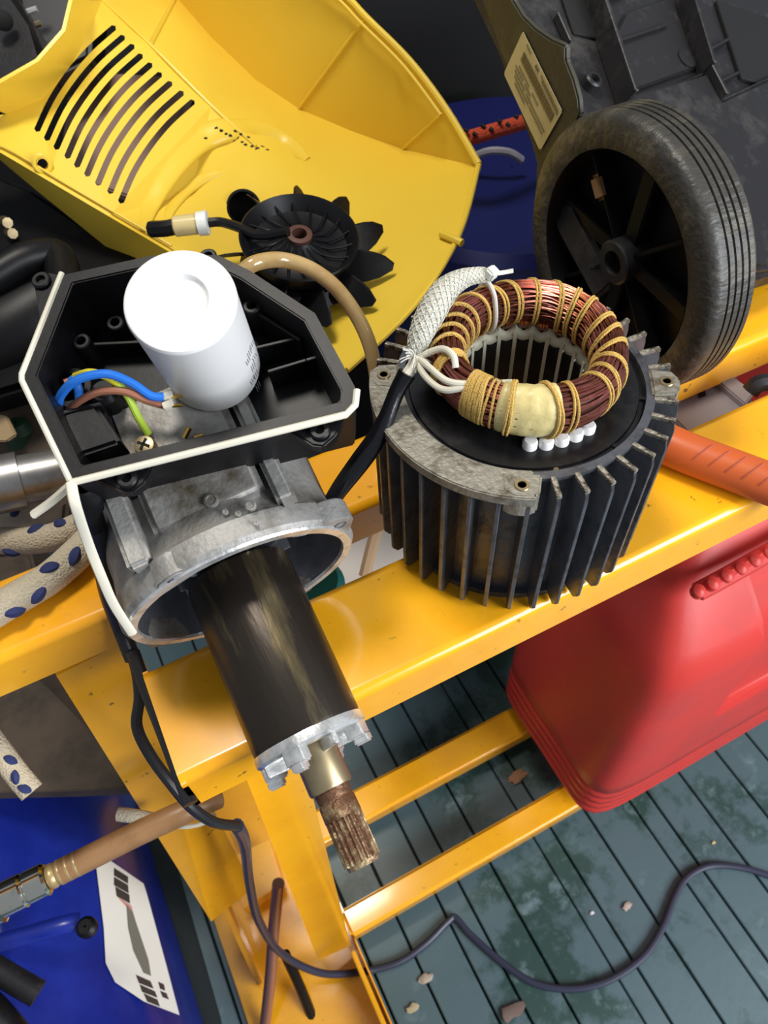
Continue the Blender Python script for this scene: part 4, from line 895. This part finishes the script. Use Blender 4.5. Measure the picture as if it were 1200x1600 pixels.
# ------------------------------------------------------------------ rope
def rope(pts, r, lab, nf=14, sd=1):
    o = tube('rope', pts, r, ropem, None, seg=16, k=8); tag(o, lab, 'rope', None)
    rnd = random.Random(sd); P = catmull(pts, 12); bm = bmesh.new(); b0 = Vector(o['_b'])
    for i in range(nf):
        j = int((i + .5) / nf * (len(P) - 2)); t_ = (P[j + 1] - P[j]).normalized(); v = (Vector(CP) - P[j]).normalized(); v = (v - t_ * v.dot(t_)).normalized(); b2 = t_.cross(v); a = rnd.uniform(-1.1, 1.1)
        s = 1 if i % 2 else -1
        pts2 = [P[j] + (v * math.cos(a + s * k_ * .28) + b2 * math.sin(a + s * k_ * .28)) * r * .90 + t_ * (k_ * r * .55) for k_ in (-1, 0, 1)]
        add_tube(bm, pts2, lambda q: r * (.12 + .26 * math.sin(PI * q)), 6, k=4)
    bmesh.ops.translate(bm, verts=bm.verts, vec=Vector((0, 0, 0)))
    link('fleck', bm, navy, o)
rope([PA(-40, 975, 2, .010), PA(20, 938, 2, .010), PA(75, 905, 2, .010), PA(118, 868, 2, .012), PA(150, 835, 2, .012)], .0085, 'white rope flecked navy lying diagonally on rear rail', 6, 1)
rope([PD(-40, 842, .47), PD(20, 845, .465), PD(80, 840, .46), PD(130, 820, .455)], .0085, 'white rope flecked navy, upper strand beside the grey pipe', 4, 2)
rope([PD(-30, 1135, .42), PD(0, 1175, .42), PD(28, 1212, .42), PD(50, 1238, .42)], .0065, 'white rope end hanging over the blue canister', 5, 3)
rope([PD(-30, 805, .50), PD(30, 800, .49), PD(90, 770, .48), PD(150, 740, .48)], .0085, 'white rope strand tucked right under the grey pipe', 6, 4)
# ------------------------------------------------------------------ grey pipe and left background
gp = thing('grey_pipe', 'dull aluminium pipe with a joint ring left of terminal box', 'pipe', tuple(PD(50, 745, .47)))
q0, q1 = PD(-40, 765, .45), PD(110, 735, .47); gd = (q1 - q0).normalized()
tube('tube', [q0, q1], .0150, pipem, gp, seg=28, smooth=False); tube('thick_tube', [q0 - gd * .04, q0 + gd * .026], .0175, pipem, gp, seg=28, smooth=False, label='thicker sleeve with ring edge')
lb = thing('black_machine_body', 'black moulded machine body behind the terminal box at far left', 'machine part', tuple(PA(30, 600, 2, 0)))
slab('cover', [PD(*p) for p in ((-80, 240, .66), (40, 290, .62), (170, 372, .60), (240, 410, .58), (150, 470, .55), (60, 600, .53), (-80, 640, .53))], Vector(-RM[:, 2] * .05), black, lb, b=.006)
tube('moulded_ridge', [PD(-20, 440, .53), PD(40, 405, .54), (PD(90, 402, .55)), PD(100, 450, .53)], .012, black, lb, seg=14)
tube('round_body', [PD(-60, 560, .56), PD(30, 520, .56), PD(110, 470, .58)], .035, black, lb, seg=24, smooth=False)
for p in ((6, 345), (14, 362)): tube('bolt', [PD(*p, .60), PD(p[0] + 6, p[1] + 3, .59)], .004, steel, lb)
o = slab('dirty_box', [PD(*p) for p in ((-60, 590, .60), (60, 600, .58), (110, 720, .56), (100, 860, .56), (-60, 880, .56))], Vector(-RM[:, 2] * .06), woodm, None, b=.004); tag(o, 'brown grimy box beneath the grey pipe at left', 'box')
o = slab('cardboard_scrap', [PD(*p) for p in ((-40, 640, .555), (10, 650, .55), (25, 680, .55), (10, 690, .55), (-40, 690, .555))], Vector(-RM[:, 2] * .004), mat('tan_card', (.42, .30, .16), .8), None, b=.001); tag(o, 'torn tan cardboard scrap above grey pipe', 'cardboard')
o = lathe('green_bottle', [(.001, 0), (.012, 0), (.012, .03), (.006, .036), (.001, .036)], Fr(PD(46, 712, .60), Vector((.1, 0, .9))), mat('green_plastic', (.02, .06, .03), .5), None, 24, cap=False); tag(o, 'small dark green bottle between terminal box and box', 'bottle')
# clutter under the left end
us = slab('lower_shelf_board', [PA(-80, 1090, 2, -.40), PA(60, 1060, 2, -.40), PA(230, 1230, 2, -.40), PA(120, 1235, 2, -.40), PA(-80, 1240, 2, -.40)], (0, 0, -.02), woodm, None, b=.001); tag(us, 'dark wooden board in shade beyond the blue canister', 'board')
uc = box('dark_crate', W0, -.62, -.34, .30, .55, FZ, -.42, woodm, None, b=.004); tag(uc, 'dark wooden crate standing below the rear rail', 'crate')
# top-left machine seen through the hood opening
mt = thing('engine_block', 'dark grey engine parts seen through the round opening of yellow hood', 'engine', tuple(PD(50, 80, .7)))
slab('engine_cover', [PD(*p) for p in ((-80, -40, .66), (10, -30, .66), (45, 30, .65), (70, 90, .65), (30, 140, .66), (-80, 160, .66))], Vector(-RM[:, 2] * .05), blackd, mt, b=.006)
slab('engine_side', [PD(*p) for p in ((20, -60, .72), (150, -60, .72), (140, 90, .72), (60, 130, .72))], Vector(-RM[:, 2] * .04), mat('grey_casting', (.07, .07, .072), .35, .5), mt, b=.004)
for k, (x, y) in enumerate(((40, -8), (42, 20), (48, 42))): tube('engine_fin', [PD(x - 14, y + 4, .69), PD(x + 16, y - 6, .69)], .0028, silver if k == 1 else steel, mt)
lathe('engine_plug', [(.008, 0), (.008, .004), (.005, .006), (0, .006)], Fr(PD(5, 32, .645), (Vector(CP) - PD(5, 32, .65)).normalized()), void, mt, 20, cap=False)
# cardboard behind the slots
o = slab('carton', [PD(*p) for p in ((110, 110, .78), (300, 120, .78), (240, 320, .76), (90, 270, .76))], Vector(-RM[:, 2] * .02), mat('carton_brown', (.34, .22, .17), .7), None, b=.002); tag(o, 'brown carton glimpsed through the vent slots', 'box')
# ------------------------------------------------------------------ background behind: pole, straps, blue drum
o = tube('orange_post', [PD(590, -60, .95), PD(588, 0, .95), PD(583, 60, .96), PD(570, 200, 1.0)], .014, mat('orange_post_paint', (.36, .05, .02), .5), None, seg=18); tag(o, 'dull orange upright post behind the hood rim', 'post')
o = tube('red_strap_cord', [PD(690, 225, .72), PD(735, 215, .70), PD(780, 202, .70), PD(840, 185, .72)], .0068, mat('red_cord', (.52, .06, .02), .7, bump=1, bscale=600), None, seg=12)
tag(o, 'orange-red braided cord with black flecks behind side plate', 'cord')
bm = bmesh.new()
for i in range(9):
    p = PD(700 + i * 13, 213 - i * 3.6 + (5 if i % 2 else -4), .7005 - .0105); q = PD(706 + i * 13, 217 - i * 3.6 + (5 if i % 2 else -4), .7005 - .0105); add_tube(bm, [p, q], .0018, 5, smooth=False)
link('fleck', bm, void, o)
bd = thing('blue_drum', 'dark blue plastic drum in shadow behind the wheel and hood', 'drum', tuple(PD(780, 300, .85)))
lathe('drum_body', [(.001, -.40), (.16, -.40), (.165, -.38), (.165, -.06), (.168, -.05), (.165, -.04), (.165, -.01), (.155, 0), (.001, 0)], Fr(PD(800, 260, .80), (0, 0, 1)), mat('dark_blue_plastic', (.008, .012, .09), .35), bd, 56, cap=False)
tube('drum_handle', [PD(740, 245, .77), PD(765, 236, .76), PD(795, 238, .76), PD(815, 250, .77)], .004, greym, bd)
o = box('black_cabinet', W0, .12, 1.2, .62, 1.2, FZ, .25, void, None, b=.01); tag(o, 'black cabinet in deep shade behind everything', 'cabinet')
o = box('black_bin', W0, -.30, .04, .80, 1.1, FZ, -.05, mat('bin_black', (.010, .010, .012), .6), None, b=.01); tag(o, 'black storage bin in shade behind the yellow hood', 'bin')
# ------------------------------------------------------------------ litter on the floor
rl = random.Random(5)
for (px, py, r_, lab, c) in ((808, 1215, .012, 'crumpled brown dry leaf between the two crossbars', (.34, .18, .10)), (980, 1417, .006, 'small pinkish stone on green floorboards inside the cord loop', (.50, .38, .32)), (925, 1427, .0028, 'tiny white paint crumb beside the pinkish stone', (.7, .7, .68)), (665, 1530, .008, 'curled pale wood shaving near yellow foot', (.40, .34, .26)), (645, 1575, .007, 'straight pale splinter by the bench foot at bottom', (.42, .36, .22)), (1115, 1317, .0025, 'tiny yellow paint crumb above the cord at right', (.6, .5, .2)), (800, 1580, .013, 'brown dirt clump at the bottom edge of the picture', (.16, .11, .09))):
    c0 = PA(px, py, 2, FZ + .001); bm = bmesh.new(); bmesh.ops.create_icosphere(bm, subdivisions=2, radius=r_)
    for v in bm.verts: v.co = Vector((v.co.x * 1.3, v.co.y * .7, v.co.z * .25)) * rl.uniform(.6, 1.15) + c0 + Vector((0, 0, r_ * .25))
    nm = lab.split()[2] if False else {'leaf': 'dry_leaf'}.get('leaf' if 'leaf' in lab else '', 'wood_chip' if ('shaving' in lab or 'splinter' in lab) else ('stone' if 'stone on' in lab else ('dirt_clump' if 'dirt' in lab else 'paint_crumb')))
    o = link(nm, bm, mat('litter%d' % px, c, .8), None); tag(o, lab, 'leaf' if 'leaf' in lab else ('stone' if 'stone on' in lab else 'debris'))
for o in bpy.data.objects:
    if '_b' in o: del o['_b']
